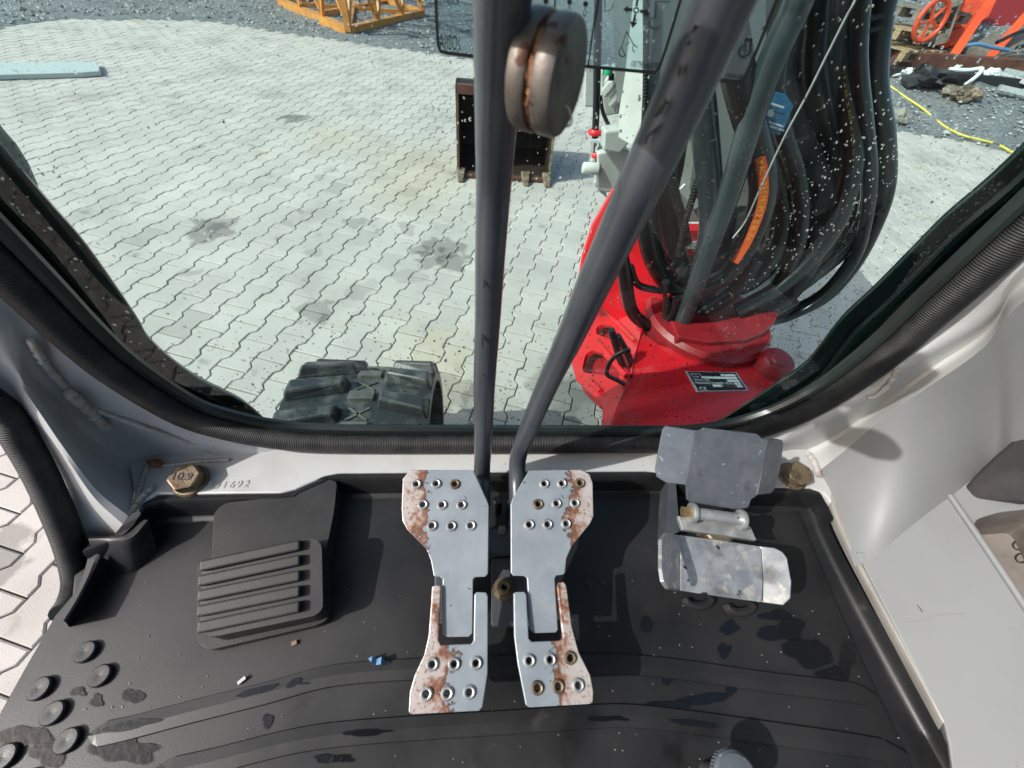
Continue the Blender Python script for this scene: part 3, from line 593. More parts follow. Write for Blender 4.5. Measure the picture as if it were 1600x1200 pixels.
line([(945, -6), (945, 18), (955, 15), (958, 6)], 1.2); line([(1048, 3), (1025, 2), (1024, 27)], 1.2); line([(1024, 27), (1016, 30), (1015, 38), (1018, 43)], 1.2, spl=3); line([(1016, 43), (1024, 44), (1032, 40)], 1.2, spl=3)
line([(1165 + dx, 61 + dy) for dx, dy in ((0, 0), (10, 1), (8, 8), (7, 9), (8, 16), (5, 23), (-3, 28), (-9, 26), (-11, 20), (-7, 12), (-1, 9), (0, 0))], 2.6)
line([(1166, 71), (1161, 79), (1168, 77), (1162, 85)], 1.8); line([(1147, 71), (1150, 73)], 4)
# tinted pane for the edge of the open door's glass, outside on the left
tp = [PY(x, y, .37) for x, y in ((-30, 160), (0, 203), (22, 228), (42, 260), (54, 288), (61, 312), (0, 240), (-30, 210))]
mk('door_glass', plate(tp, .003), 'tinted_pane', cab)
# ================================================================== FLOOR MAT
fm = thing('floor_mat', 'black moulded rubber floor mat covering the cab floor', 'floor mat', (0, 0, ZM))
lipL = [PZ(85, 962, ZM), PZ(40, 1040, ZM), PZ(0, 1112, ZM), PZ(-90, 1280, ZM)]
rear = [np.array([-.42, -.5, ZM]), np.array([.47, -.5, ZM])]
rightE = [PZ(1470, 1152, ZM), PZ(1400, 1020, ZM), PZ(1330, 880, ZM), PZ(1296, 800, ZM), PZ(1288, 760, ZM)]
front = [np.array([.50, .262, ZM]), np.array([-.44, .262, ZM]), PZ(120, 850, ZM), PZ(112, 930, ZM)]
mk('base_sheet', plate(np.array(lipL + rear + rightE + front), .012, (0, 0, 1)), 'rubber_mat', fm, bevel=.002)
# front riser up to the sill
rp = [(132, 858), (196, 832), (222, 800), (248, 778), (440, 774), (466, 767), (510, 748), (532, 743), (1010, 740), (1060, 745), (1118, 760), (1160, 764), (1266, 766), (1284, 776), (1300, 806)]
r_top = [PZ(x, y, ZS - .001) for x, y in rp]; r_bot = [p + np.array([0, -.004, 0]) for p in r_top]
r_mid = [np.array([p[0], p[1] - .005, ZS - .004]) for p in r_top]; r_low = [np.array([p[0], p[1] - .011, ZM + .003]) for p in r_top]; r_foot = [np.array([p[0], p[1] - .02, ZM + .0005]) for p in r_top]
r_back = [p + np.array([0, .006, -.003]) for p in r_top]
mk('front_riser', fixn(loft([r_back, r_top, r_mid, r_low, r_foot], 2, 2)), 'rubber_mat', fm, True)
# left corner pocket wall and door lip
mk('corner_wall', fixn(loft([[PX(x, y, -.448) for x, y in ((128, 836), (150, 838), (185, 842))], [PZ(x, y, ZS + .001) for x, y in ((138, 842), (196, 838), (226, 812))], [PZ(x, y, ZS - .012) for x, y in ((140, 858), (200, 862), (236, 830))], [PZ(x, y, ZM) for x, y in ((142, 892), (205, 896), (246, 862))]], 5, 4)), 'rubber_mat', fm, True)
mk('door_lip', fixn(loft([[PZ(x, y, ZM + .022) for x, y in ((140, 862), (128, 905), (112, 935), (92, 966))], [PZ(x, y, ZM + .024) for x, y in ((158, 868), (140, 905), (122, 940), (102, 972))], [PZ(x, y, ZM) for x, y in ((178, 884), (158, 905), (136, 940), (108, 980))]], 5, 3)), 'rubber_mat', fm, True)
mk('right_lip', fixn(loft([[PZ(x, y, ZM + .001) for x, y in ((1243, 778), (1262, 830), (1310, 945), (1352, 1040), (1405, 1150), (1440, 1230))], [PZ(x, y, ZM + .006) for x, y in ((1262, 776), (1280, 830), (1330, 935), (1382, 1035), (1440, 1140), (1490, 1230))], [PZ(x, y, ZM + .022) for x, y in ((1282, 772), (1298, 828), (1345, 918), (1402, 1022), (1462, 1132), (1515, 1230))]], 5, 3)), 'rubber_mat', fm, True)
# footrest: raised plateau, wedge pad, ridges
pl_ = [PZ(x, y, ZS - .002) for x, y in ((334, 800), (352, 785), (440, 776), (468, 768), (512, 748), (527, 752), (522, 800), (512, 850), (505, 870), (330, 892))]
ft = mk('footrest', plate(rounded(pl_, .006), .032, (0, 0, 1)), 'rubber_mat_pad', fm, bevel=.004)
z0, z1 = 1.018, 1.002
pp = [PZ(316, 876, z0), PZ(474, 842, z0), PZ(490, 840, z0), PZ(503, 850, z0), PZ(505, 950, z1), PZ(494, 962, z1), PZ(330, 996, z1), PZ(312, 986, z1)]
pn = unit(np.cross(pp[2] - pp[0], pp[6] - pp[0])); pn = pn if pn[2] > 0 else -pn
pp = [PP(*PXL(p)[:2], pp[0], pn) for p in pp]
pad = mk('footrest_pad', plate(rounded(pp, .006), .03, (0, 0, 1)), 'rubber_mat_pad', fm, bevel=.003)
flng = [PZ(x, y, ZM + .012) for x, y in ((308, 880), (510, 845), (514, 966), (498, 976), (326, 1016), (308, 1004))]
mk('footrest_flange', plate(rounded(flng, .006), .012, (0, 0, 1)), 'rubber_mat_pad', fm, bevel=.003)
for (a, b) in (((318, 885), (472, 852)), ((316, 908), (472, 875)), ((315, 931), (472, 899)), ((314, 955), (472, 923)), ((315, 980), (472, 947))):
    A, B = PP(*a, pp[0], pn), PP(*b, pp[0], pn); mk('ridge', bar(A + pn * .003, B + pn * .003, .0105, .010, pn), 'rubber_mat_pad', pad, bevel=.0018)
for q in ((137, 1019), (160, 1056), (66, 1076), (87, 1114), (109, 1157), (12, 1182), (40, 1225)):
    mk('stud', lathe([(.0098, -.001), (.0095, .0042), (.0084, .0052), (.0045, .0052), (.0, .0048)], PZ(*q, ZM), seg=20, caps=False), 'rubber_mat', fm, True)
def strip(px, wd, name='raised_strip'):
    P = cr_spline([PZ(x, y, ZM) for x, y in px], 5); T = np.gradient(P, axis=0); rows = []
    n = len(P); ends = np.minimum(1, np.minimum(np.arange(n), np.arange(n)[::-1]) * .45 + .25)
    for off, h in ((-.5, 0.), (-.46, .0028), (0, .0036), (.46, .0028), (.5, 0.)):
        rows.append([p + unit(np.cross(unit(t), [0, 0, 1])) * off * wd * e + np.array([0, 0, h + .0002]) for p, t, e in zip(P, T, ends)])
    mk(name, fixn(loft(rows, 1, 1)), 'rubber_mat', fm, False)
strip([(142, 1150), (200, 1138), (300, 1112), (420, 1082), (520, 1056), (640, 1046), (800, 1041), (960, 1038), (1060, 1046), (1200, 1066), (1300, 1078), (1366, 1088)], .019)
strip([(230, 1212), (330, 1190), (440, 1162), (520, 1148), (640, 1138), (800, 1128), (960, 1118), (1060, 1126), (1200, 1145), (1320, 1162), (1412, 1178)], .019)
# water standing on the mat
def blob(cx, cy, rx, ry, k=.35, rot=0., seed=0):
    out = []
    for i in range(44):
        a = i / 44 * 2 * math.pi; r = 1 + k * mnoise.noise(Vector((math.cos(a) * 1.1 + seed * 7.1, math.sin(a) * 1.1, seed * 3.3))) * 1.8
        x, y = rx * r * math.cos(a), ry * r * math.sin(a); out.append((cx + x * math.cos(rot) - y * math.sin(rot), cy + x * math.sin(rot) + y * math.cos(rot)))
    return out
wet = []
for i, b in enumerate(((208, 1089, 18, 14), (120, 1080, 15, 9), (150, 1094, 10, 12), (416, 1127, 10, 11), (40, 1152, 46, 22), (75, 1180, 30, 20), (195, 1172, 55, 24), (1139, 981, 15, 12), (1131, 1017, 11, 13), (1044, 1056, 13, 16), (1012, 976, 11, 13), (1225, 985, 34, 18), (1262, 1020, 36, 26), (1305, 1055, 32, 14), (1100, 1092, 46, 10), (1050, 1104, 40, 12), (1142, 1074, 9, 14), (1215, 962, 24, 10), (1325, 1030, 14, 24), (470, 1170, 30, 8), (520, 1186, 34, 8))): wet.append(blob(*b, seed=i + 1))
WV, WF, WA = [], [], []
def puddle(P, z):
    P = np.array([PZ(x, y, z) for x, y in P]); c = P.mean(0); n = len(P); b0 = len(WV)
    WV.extend(list(P) + list(c + (P - c) * .72) + [c]); WA.extend([0.] * n + [.8] * n + [1.])
    for i in range(n):
        j = (i + 1) % n; WF.append([b0 + i, b0 + j, b0 + n + j, b0 + n + i]); WF.append([b0 + n + i, b0 + n + j, b0 + 2 * n])
for i, b in enumerate(wet): puddle(b, ZM + .0009 + i * .00002)
for i, b in enumerate(((205, 1133, 52, 8, .2, -.2), (398, 1080, 34, 6, .5, -.24), (465, 1068, 20, 6, .6, -.2), (570, 1145, 46, 6, .3, -.06), (960, 1123, 30, 5, .5, 0.), (1090, 1130, 60, 5, .4, .1))): puddle(blob(*b, seed=i + 40), ZM + .0045)
stuff(mk('standing_water', (WV, WF, WA), 'wet_film', fm))
# litter on the mat
bl_ = [PZ(590 + x, 1033 + y, ZM + .0045 + h) for x, y, h in ((-15, -4, 0), (-8, -8, .006), (-2, -3, .002), (6, -7, .007), (13, 0, .002), (14, 7, 0), (5, 5, .008), (-3, 6, .003), (-10, 2, .007))]
tag(mk('paper_scrap', (bl_, [[0, 1, 8], [1, 2, 8], [2, 3, 6], [3, 4, 6], [4, 5, 6], [2, 6, 7], [2, 7, 8], [0, 8, 7]]), 'blue_plastic'), 'tiny crumpled blue scrap of paper lying on the black mat', 'litter')
tag(mk('brown_crumb', box(PZ(460, 1005, ZM + .0015), .005, .004, .003, (1, .4, 0), (-.4, 1, 0)), 'brown_bit'), 'tiny brown crumb on the mat below the ribbed footrest', 'litter')
tag(mk('pale_splinter', bar(PZ(372, 1068, ZM + .002), PZ(384, 1058, ZM + .003), .003, .002), 'cream_trim'), 'tiny pale wood splinter on the mat above the raised strip', 'litter')
# grit: fine pale specks nobody could count
gv = []
for i in range(150):
    x, y = rng.uniform(120, 1440), rng.uniform(900, 1200); gv.append(box(PZ(x, y, ZM + .0006), *(rng.uniform(.0004, .0011, 3))))
stuff(mk('grit', join(*gv), 'cream_trim', fm))

# ================================================================== PEDALS AND LEVERS
S8 = lambda L: crop(L, 600, 700, 2.728)
upL = S8([(110, 93), (380, 93), (440, 225), (447, 245), (444, 535), (432, 549), (390, 550), (380, 560), (378, 790), (362, 805), (262, 806), (247, 795), (250, 560), (238, 549), (212, 547), (200, 480), (180, 430), (100, 350), (78, 310), (75, 250), (80, 130)])
upR = S8([(618, 95), (840, 92), (876, 112), (890, 150), (893, 290), (880, 320), (800, 420), (778, 470), (772, 532), (760, 541), (738, 543), (728, 555), (742, 775), (733, 787), (640, 790), (622, 777), (610, 555), (598, 546), (552, 545), (541, 532), (540, 240), (548, 215)])
loL = S8([(205, 590), (222, 585), (240, 588), (243, 600), (232, 820), (242, 840), (372, 836), (382, 820), (385, 625), (394, 614), (436, 616), (443, 632), (442, 960), (420, 1105), (405, 1121), (118, 1136), (105, 1126), (110, 1040), (130, 970), (172, 880), (190, 800)])
loR = S8([(552, 620), (562, 614), (600, 614), (607, 625), (617, 812), (630, 826), (752, 822), (763, 812), (738, 590), (744, 573), (766, 571), (778, 588), (800, 760), (830, 870), (880, 970), (893, 1040), (890, 1085), (880, 1092), (622, 1107), (605, 1098), (570, 920), (555, 800)])
rvUL = S8([(138, 155), (222, 153), (302, 155), (166, 242), (247, 243), (330, 243), (205, 331), (287, 333), (369, 331)])
rvUR = S8([(682, 153), (757, 152), (834, 150), (656, 240), (734, 237), (812, 235), (618, 327), (696, 326), (775, 323)])
rvLL = S8([(206, 921), (299, 920), (392, 916), (180, 1047), (269, 1045), (363, 1040)])
rvLR = S8([(618, 906), (707, 901), (793, 894), (653, 1022), (741, 1015), (826, 1010)])
def xplane(a, b):
    n = unit(np.cross([1, 0, 0], b - a)); return a, (n if n[2] > 0 else -n)
uP, uN = xplane(PZ(700, 740, 1.074), PZ(705, 1000, 1.036)); lP, lN = xplane(PZ(700, 930, 1.050), PZ(700, 1115, 1.034))
XL, XR = PP(640, 800, uP, uN)[0], PP(915, 800, uP, uN)[0]
wear_mat('pedal_left', -1, XL + .05, XL - .02); wear_mat('pedal_right', 1, XR - .05, XR + .02)
wear_mat('pedal_low_left', -1, PP(640, 1080, lP, lN)[0] + .075, PP(640, 1080, lP, lN)[0] - .012); wear_mat('pedal_low_right', 1, PP(925, 1080, lP, lN)[0] - .075, PP(925, 1080, lP, lN)[0] + .012)
def circ(p, n, r, k=14):
    u = unit(np.cross(n, [0, 1, 0])); v = np.cross(n, u); return [p + r * (math.cos(a) * u + math.sin(a) * v) for a in np.arange(k) * 2 * math.pi / k]
def pedal(name, label, up_, lo_, rvu, rvl, mu, ml, lev_px, lev_w, side):
    base = PP(*np.mean(up_, 0), uP, uN); t = thing(name, label, 'pedal', (base[0], base[1], ZM))
    for nm, ol, rv, (p0, nn), m_, rr in (('upper_plate', up_, rvu, (uP, uN), mu, 6.2), ('lower_plate', lo_, rvl, (lP, lN), ml, 7.6)):
        O = np.array([PP(x, y, p0, nn) for x, y in ol]); C_ = [PP(x, y, p0, nn) for x, y in rv]; k = PXL(C_[0])[2] / FPX
        pl = mk(nm, plate(O, .005, nn, [circ(c, nn, rr * k * .62) for c in C_]), m_, t, bevel=.0009)
        for c in C_:
            R_ = rr * k; v_ = lathe([(R_ * 1.3, .0002), (R_ * 1.18, .0018), (R_ * .95, .003), (R_ * .72, .0026), (R_ * .6, .001), (R_ * .58, -.005)], c, nn, 16, caps=False); mk('eyelet', v_, 'zinc' if rng.random() < .8 else 'rusty_bolt', pl, True)
        if nm == 'lower_plate':
            q = np.mean(C_, 0) - nn * .012; mk('hinge_block', box(q - nn * .004, .05, .02, .014, (1, 0, 0), np.cross(nn, [1, 0, 0]), nn), 'dark_bracket', t, bevel=.002)
    P = [CAM + ray(x, y) * d for x, y, d in lev_px]
    lv = mk('lever', tube(P, lev_w, 20, 8), 'lever_paint', t, True)
    g0, g1 = P[-1], P[-1] + unit(P[-1] - P[-2]) * .1; mk('grip', tube([g0 - (g1 - g0) * .1, g0, g0 + (g1 - g0) * .3, g0 + (g1 - g0) * .8, g1], [lev_w * 1.05, lev_w * 1.3, lev_w * 1.5, lev_w * 1.5, lev_w * .9], 16, 5), 'dark_plastic', t, True)
    a = P[0]; mk('lever_mount', tube([a, np.array([a[0], a[1] - .012, ZM + .03]), np.array([a[0], a[1] - .02, ZM])], lev_w * .9, 12, 4), 'dark_bracket', t, True)
    c = PP(*np.mean(up_, 0), uP, uN) - uN * .008; mk('rocker_arm', bar(c + [0, .03, -.002], np.array([c[0], c[1] - .05, ZM + .02]), .03, .01), 'dark_bracket', t, bevel=.002)
    return t, lv
tl, leverL = pedal('travel_pedal', 'left hinged travel pedal with worn outer edge and upright straight lever', upL, loL, rvUL, rvLL, 'pedal_left', 'pedal_low_left', [(753, 790, .455), (753, 742, .478), (755, 690, .43), (757, 600, .358), (762, 500, .302), (766, 400, .258), (771, 300, .223), (775, 200, .186), (780, 100, .154), (785, 0, .130), (793, -130, .106), (800, -330, .08)], .0101, -1)
tr, leverR = pedal('travel_pedal', 'right hinged travel pedal whose bent lever leans to the right', upR, loR, rvUR, rvLR, 'pedal_right', 'pedal_low_right', [(809, 790, .45), (808, 745, .46), (810, 712, .45), (824, 675, .41), (856, 600, .345), (890, 528, .275), (925, 450, .224), (965, 365, .190), (1005, 280, .165), (1052, 180, .147), (1088, 100, .135), (1130, 0, .121), (1182, -120, .107)], .0100, 1)
# chipped paint on the right lever
def chip(px, ctr):
    r = [CAM + ray(x, y) * (ctr - .0108) for x, y in px]; return r
LEVD = {}
def lev_depth(y, L): ys = [q[1] for q in L][::-1]; return float(np.interp(y, ys, [q[2] for q in L][::-1]))
LR_ = [(0, 600, .345), (0, 528, .275), (0, 450, .224), (0, 365, .190), (0, 280, .165), (0, 180, .147), (0, 100, .135), (0, 0, .121), (0, -120, .107)]; LL_ = [(0, 690, .43), (0, 600, .358), (0, 500, .302), (0, 400, .258), (0, 300, .223)]
for L_, d_ in ((crop([(640, 110), (665, 112), (660, 130), (645, 135), (640, 150), (632, 145)], 860, 0, 2.857), .1215), (crop([(605, 195), (625, 175), (632, 190), (618, 205), (606, 205)], 860, 0, 2.857), .126), (crop([(565, 340), (570, 305), (583, 290), (585, 310), (575, 345)], 860, 0, 2.857), .133), (crop([(455, 530), (480, 490), (505, 460), (512, 430), (522, 450), (538, 460), (515, 472), (500, 505), (480, 520)], 860, 0, 2.857), .146), (crop([(418, 640), (425, 610), (455, 580), (480, 560), (500, 545), (470, 590), (440, 610), (430, 645)], 860, 0, 2.857), .1535)):
    c_ = np.mean(L_, 0); d_ = lev_depth(c_[1], LR_); nn = unit(CAM - PD(*c_, d_)); d_ -= .0109 / np.linalg.norm(ray(*c_))
    mk('paint_chip', plate([PP(x, y, PD(*c_, d_), nn) for x, y in L_], .0008, nn), 'black_ink', leverR)
for L_, d_ in (([(755, 412), (759, 408), (760, 430), (758, 452), (755, 450)], .262), ([(752, 490), (757, 480), (758, 520), (755, 548), (752, 540)], .303), ([(754, 560), (757, 565), (756, 590), (753, 585)], .335)):
    c_ = np.mean(L_, 0); d_ = lev_depth(c_[1], LL_); nn = unit(CAM - PD(*c_, d_)); d_ -= .0108 / np.linalg.norm(ray(*c_)); mk('paint_chip', plate([PP(x, y, PD(*c_, d_), nn) for x, y in L_], .0006, nn), 'black_ink', leverL)
# round double disc stuck on the left lever
cx_, cy_, cz_ = np.array(bx), -np.array(by), -np.array(bz)
dc = PD(856, 120, .150); ax = unit(cx_ * .93 + cy_ * .42 - cz_ * .24); kd = .150 / FPX
dk = thing('metal_disc', 'round worn steel double disc with a rusty groove on the upright lever', 'metal disc', dc)
R_ = 78 * kd
mk('inner_disc', lathe([(R_ * .9, -.0095), (R_ * .97, -.0090), (R_, -.0080), (R_, -.0026), (R_ * .97, -.0018), (R_ * .9, -.0016)], dc, ax, 48), 'disc_steel', dk, True)
gv_ = lathe([(R_ * .9, -.0019), (R_ * .91, 0), (R_ * .9, .0009)], dc, ax, 60); gv_ = ([p + rng.normal(0, .0007, 3) for p in gv_[0]], gv_[1]); mk('rusty_groove', gv_, 'rust', dk)
mk('outer_disc', lathe([(R_ * .9, .0008), (R_ * .965, .001), (R_ * .985, .0016), (R_ * .985, .0068), (R_ * .95, .0084), (R_ * .88, .0091)], dc, ax, 48), 'disc_steel', dk, True)
mk('mount_pin', lathe([(.006, -.03), (.006, -.012)], dc, ax, 12), 'disc_steel', dk, True)
hp = [PD(884, 165, .139), PD(890, 172, .139), PD(893, 186, .139), PD(890, 196, .139), (PD(878, 198, .139))]; mk('frayed_thread', tube(hp, .0004, 5, 5), 'black_ink', dk)
# mechanism between the pedals
vb = thing('pedal_bracket', 'dark steel bracket with a bolt between the two travel pedals', 'bracket', PZ(787, 920, ZM))
mk('base_plate', plate(rounded([PZ(x, y, ZM + .012) for x, y in ((768, 872), (838, 872), (838, 978), (768, 978))], .004), .012, (0, 0, 1)), 'dark_bracket', vb, bevel=.0015)
mk('bolt', lathe([(.012, .0), (.0125, .003), (.0085, .0035), (.008, .01), (.0065, .0115), (.0035, .0116), (.003, .008)], PZ(787, 921, ZM + .012), seg=20, caps=False), 'rusty_bolt', vb, True)
mk('valve_block', box(PZ(783, 850, ZM + .012), .05, .03, .024), 'dark_bracket', vb, bevel=.002)
for q in ((776, 800), (797, 800)): mk('spool', lathe([(.006, 0), (.006, .03), (.004, .032)], PZ(*q, ZM + .005), (0, .1, 1), 14), 'frame_black', vb, True)
mk('pale_tag', box(PZ(784, 828, ZM + .03), .008, .006, .012), 'cream_trim', vb)
# right-hand swing pedal with its folded cover
S4c = lambda L: crop(L, 960, 640, 3.75)
swp = thing('swing_pedal', 'scratched bare steel pedal with a grey folded cover on a hinge', 'pedal', PZ(1130, 860, ZM))
sP, sN = xplane(PZ(1130, 845, 1.048), PZ(1130, 935, 1.040)); sN = unit(sN + np.array([-.04, 0, 0]))
mn = S4c([(385, 735), (620, 765), (845, 800), (862, 815), (872, 1000), (865, 1128), (620, 1095), (388, 1060)])
mk('foot_plate', plate([PP(x, y, sP, sN) for x, y in mn], .004, sN), 'bare_plate', swp, bevel=.0008)
e0, e1 = PP(*mn[0], sP, sN), PP(*mn[-1], sP, sN); n2 = unit(sN + np.array([1.1, 0, 0])); wl_ = S4c([(388, 737), (388, 1060), (320, 1050), (290, 1005), (278, 930), (278, 760), (305, 722)])
mk('left_flange', plate([PP(x, y, e0, n2) for x, y in wl_], .004, n2), 'bare_plate', swp, bevel=.0008)
e0 = PP(*mn[2], sP, sN); n3 = unit(sN + np.array([-.45, 0, 0])); wr_ = S4c([(845, 800), (862, 815), (872, 1000), (865, 1128), (990, 1145), (1032, 1105), (1037, 1010), (1012, 870), (985, 835), (940, 810)])
mk('right_flange', plate([PP(x, y, e0, n3) for x, y in wr_], .004, n3), 'bare_plate', swp, bevel=.0008)
kP, kN = xplane(PZ(1110, 785, 1.062), PZ(1110, 680, 1.125))
cm = S4c([(478, 125), (512, 122), (532, 110), (840, 145), (868, 172), (905, 178), (870, 340), (838, 502), (800, 530), (788, 570), (770, 580), (708, 586), (442, 542), (428, 528), (425, 455), (415, 440), (450, 260)])
mk('cover_plate', plate([PP(x, y, kP, kN) for x, y in cm], .004, kN), 'cover_plate', swp, bevel=.0008)
q0 = PP(*S4c([(450, 260)])[0], kP, kN); kn2 = unit(kN + np.array([-.5, -.1, 0.1])); wl2 = S4c([(478, 125), (450, 260), (415, 442), (300, 428), (248, 395), (236, 355), (270, 170), (282, 118), (302, 98)])
mk('cover_left_wing', plate([PP(x, y, q0, kn2) for x, y in wl2], .004, kn2), 'cover_plate', swp, bevel=.0008)
q1 = PP(*S4c([(870, 340)])[0], kP, kN); kn3 = unit(kN + np.array([.6, 0, 0])); wr2 = S4c([(905, 178), (870, 340), (838, 502), (915, 492), (938, 470), (975, 330), (992, 200), (985, 180), (965, 174)])
mk('cover_right_wing', plate([PP(x, y, q1, kn3) for x, y in wr2], .004, kn3), 'cover_plate', swp, bevel=.0008)
ha, hb_ = PZ(1082, 801, 1.056), PZ(1158, 812, 1.056)
mk('hinge_pin', tube([ha, hb_], .0068, 14, 4), 'zinc', swp, True)
mk('pin_bolt', lathe([(.0058, 0), (.0058, .011), (.0045, .013)], ha - unit(hb_ - ha) * .012, unit(hb_ - ha) * -1 * -1, 6), 'yellow_zinc', swp)
for p in (ha, hb_): mk('washer', lathe([(.011, -.0025), (.0115, -.001), (.0115, .001), (.011, .0025)], p, hb_ - ha, 18), 'zinc', swp, True)
mk('hinge_strap', box(PZ(1118, 826, 1.042), .085, .016, .006, hb_ - ha), 'zinc', swp, bevel=.001)
mk('rusty_boss', lathe([(.017, 0), (.017, .02), (.015, .022)], PZ(1110, 838, 1.018), seg=20), 'rusty_bolt', swp, True)
mk('pedal_stand', bar(PZ(1112, 845, ZM), PZ(1112, 840, 1.0), .06, .03, (1, 0, 0)), 'dark_bracket', swp)
mk('pedal_post', fixn(plate([PZ(x, y, ZM + .03) for x, y in ((1044, 750), (1056, 755), (1062, 830), (1040, 840))], .03, (0, 0, 1))), 'dark_bracket', swp)
for q in ((1090, 935), (1155, 945)): mk('rubber_stop', tube([PZ(q[0] + 20 * math.cos(t), q[1] + 12 * math.sin(t), ZM + .006) for t in np.linspace(0, 3.1, 7)], .005, 8, 3), 'rubber_mat', swp, True)
# knurled knob that just shows at the lower edge
kb = thing('knurled_knob', 'grey knurled round knob just showing at the bottom edge of the photo', 'knob', PZ(1150, 1238, ZM))
pk = PD(1150, 1218, .33); mk('cap', lathe([(.0185, -.008), (.0195, .0), (.0175, .003), (.010, .004)], pk, (0, -.2, 1), 30), 'cover_plate', kb, True)
for k in range(44):
    a = 2 * math.pi * k / 44; mk('knurl', bar(pk + np.array([  .0192 * math.cos(a),   .0192 * math.sin(a), -.004]), pk + np.array([  .0192 * math.cos(a),   .0192 * math.sin(a), .0015]), .0014, .0014), 'cover_plate', kb)
mk('stem', lathe([(.008, 0), (.008, pk[2] - ZM)], np.array([pk[0], pk[1], ZM]), seg=14), 'dark_plastic', kb, True)
# ================================================================== BOOM FOOT, HOSES
bm_ = thing('excavator_boom', 'red swing bracket and white boom foot with a thick bundle of black hoses', 'excavator boom', (.6, .8, .3))
ZT = .80
ridge = [(1000, 515), (996, 540), (990, 563), (982, 593), (960, 647), (945, 690)]
tp_ = [PZ(x, y, ZT) for x, y in [(1006, 520), (1030, 538), (1060, 546), (1110, 549), (1150, 541), (1172, 538), (1196, 560), (1243, 602), (1230, 640), (1180, 700)] + ridge[::-1][:-1]]
sb = mk('swing_bracket', plate(tp_, .06, (0, 0, 1)), 'red_paint', bm_, bevel=.004)
rd = [PZ(x, y, ZT - .001) for x, y in ridge]
lo_px = [(937, 478), (912, 525), (893, 568), (900, 593), (937, 627), (942, 640), (936, 690)]; zl = [.74, .71, .68, .66, .66, .655, .66]
lo3 = [PZ(x, y, z) for (x, y), z in zip(lo_px, zl)]
# flank: web plates with two dark pockets between them
fl_p0 = PZ(950, 570, .72); fl_n = unit(np.cross(rd[4] - rd[0], PZ(893, 568, .66) - rd[0])); fl_n = fl_n if fl_n @ (CAM - fl_p0) > 0 else -fl_n
flp = [PP(x, y, rd[0], fl_n) for x, y in [(1004, 512), (975, 478), (940, 470), (912, 525), (893, 568), (900, 593), (937, 627), (942, 640), (936, 690)] + ridge[::-1][:-1]]
pk1 = rounded([PP(x, y, rd[0], fl_n) for x, y in crop([(430, 190), (480, 160), (560, 170), (700, 330), (780, 470), (760, 640), (640, 480), (560, 300), (430, 250)], 860, 480, 6)], .008)
pk2 = rounded([PP(x, y, rd[0], fl_n) for x, y in crop([(330, 440), (390, 405), (470, 430), (600, 560), (650, 620), (640, 680), (520, 640), (310, 610), (300, 560)], 860, 480, 6)], .008)
mk('bracket_flank', plate(flp, .012, fl_n, [pk1, pk2]), 'red_paint', bm_, bevel=.003)
fc_ = np.mean(flp, 0)
mk('flank_inner', plate([fc_ + (p - fc_) * 1.03 - fl_n * .045 for p in flp], .01, fl_n), 'red_shaded', bm_)
for a, b in (((520, 40), (800, 330)), ((430, 310), (720, 660)), ((370, 690), (480, 800))):
    A, B = [PP(*crop([q], 860, 480, 6)[0], rd[0], fl_n) for q in (a, b)]; mk('bracket_rib', bar(A + fl_n * .004, B + fl_n * .004, .012, .014, fl_n), 'red_paint', bm_, bevel=.003)
mk('bracket_leg', plate([PP(x, y, rd[0] - fl_n * .02, fl_n) for x, y in ((952, 600), (975, 606), (955, 690), (935, 690), (944, 640))], .02, fl_n), 'red_paint', bm_, bevel=.003)
# swing pin boss and yoke
bc = PZ(1108, 492, .83)
mk('pin_boss', lathe([(.17, -.09), (.17, -.012), (.16, 0), (.06, .001)], bc, seg=40), 'red_shaded', bm_, True)
mk('collar', plate([PZ(x, y, .845) for x, y in ((1048, 500), (1090, 504), (1150, 500), (1222, 478), (1210, 505), (1192, 520), (1168, 530), (1110, 534), (1060, 526))], .035, (0, 0, 1)), 'red_shaded', bm_, bevel=.004)
cap_c = PZ(1214, 566, ZT + .03); mk('pin_cap', lathe([(.04, -.03), (.04, .006), (.036, .012), (.024, .013), (.022, .016), (.0, .016)], cap_c, (.05, -.15, 1), 28, caps=False), 'red_shaded', bm_, True)
yk = [(957, 292), (975, 300), (1010, 330), (1022, 400), (1035, 450), (1062, 472), (1062, 525), (1000, 515), (962, 500), (937, 480), (903, 470), (902, 440), (908, 400), (924, 350)]
mk('left_yoke', plate([PP(x, y, PY(960, 400, .95), unit((-.45, -1, .35))) for x, y in yk], .05, unit((-.45, -1, .35))), 'red_paint', bm_, bevel=.006)
mk('right_yoke', plate([PY(x, y, 1.0) for x, y in ((1228, 402), (1246, 330), (1254, 296), (1262, 330), (1258, 372), (1236, 398), (1200, 425), (1195, 412))], .05), 'red_paint', bm_, bevel=.005)
mk('cross_plate', plate([PY(x, y, 1.02) for x, y in ((1060, 360), (1175, 360), (1168, 402), (1060, 398))], .04), 'red_paint', bm_, bevel=.003)
mk('cross_plate_edge', plate([PY(x, y, 1.015) for x, y in ((1075, 378), (1094, 378), (1094, 389), (1075, 389))], .004), 'pale_metal', bm_)
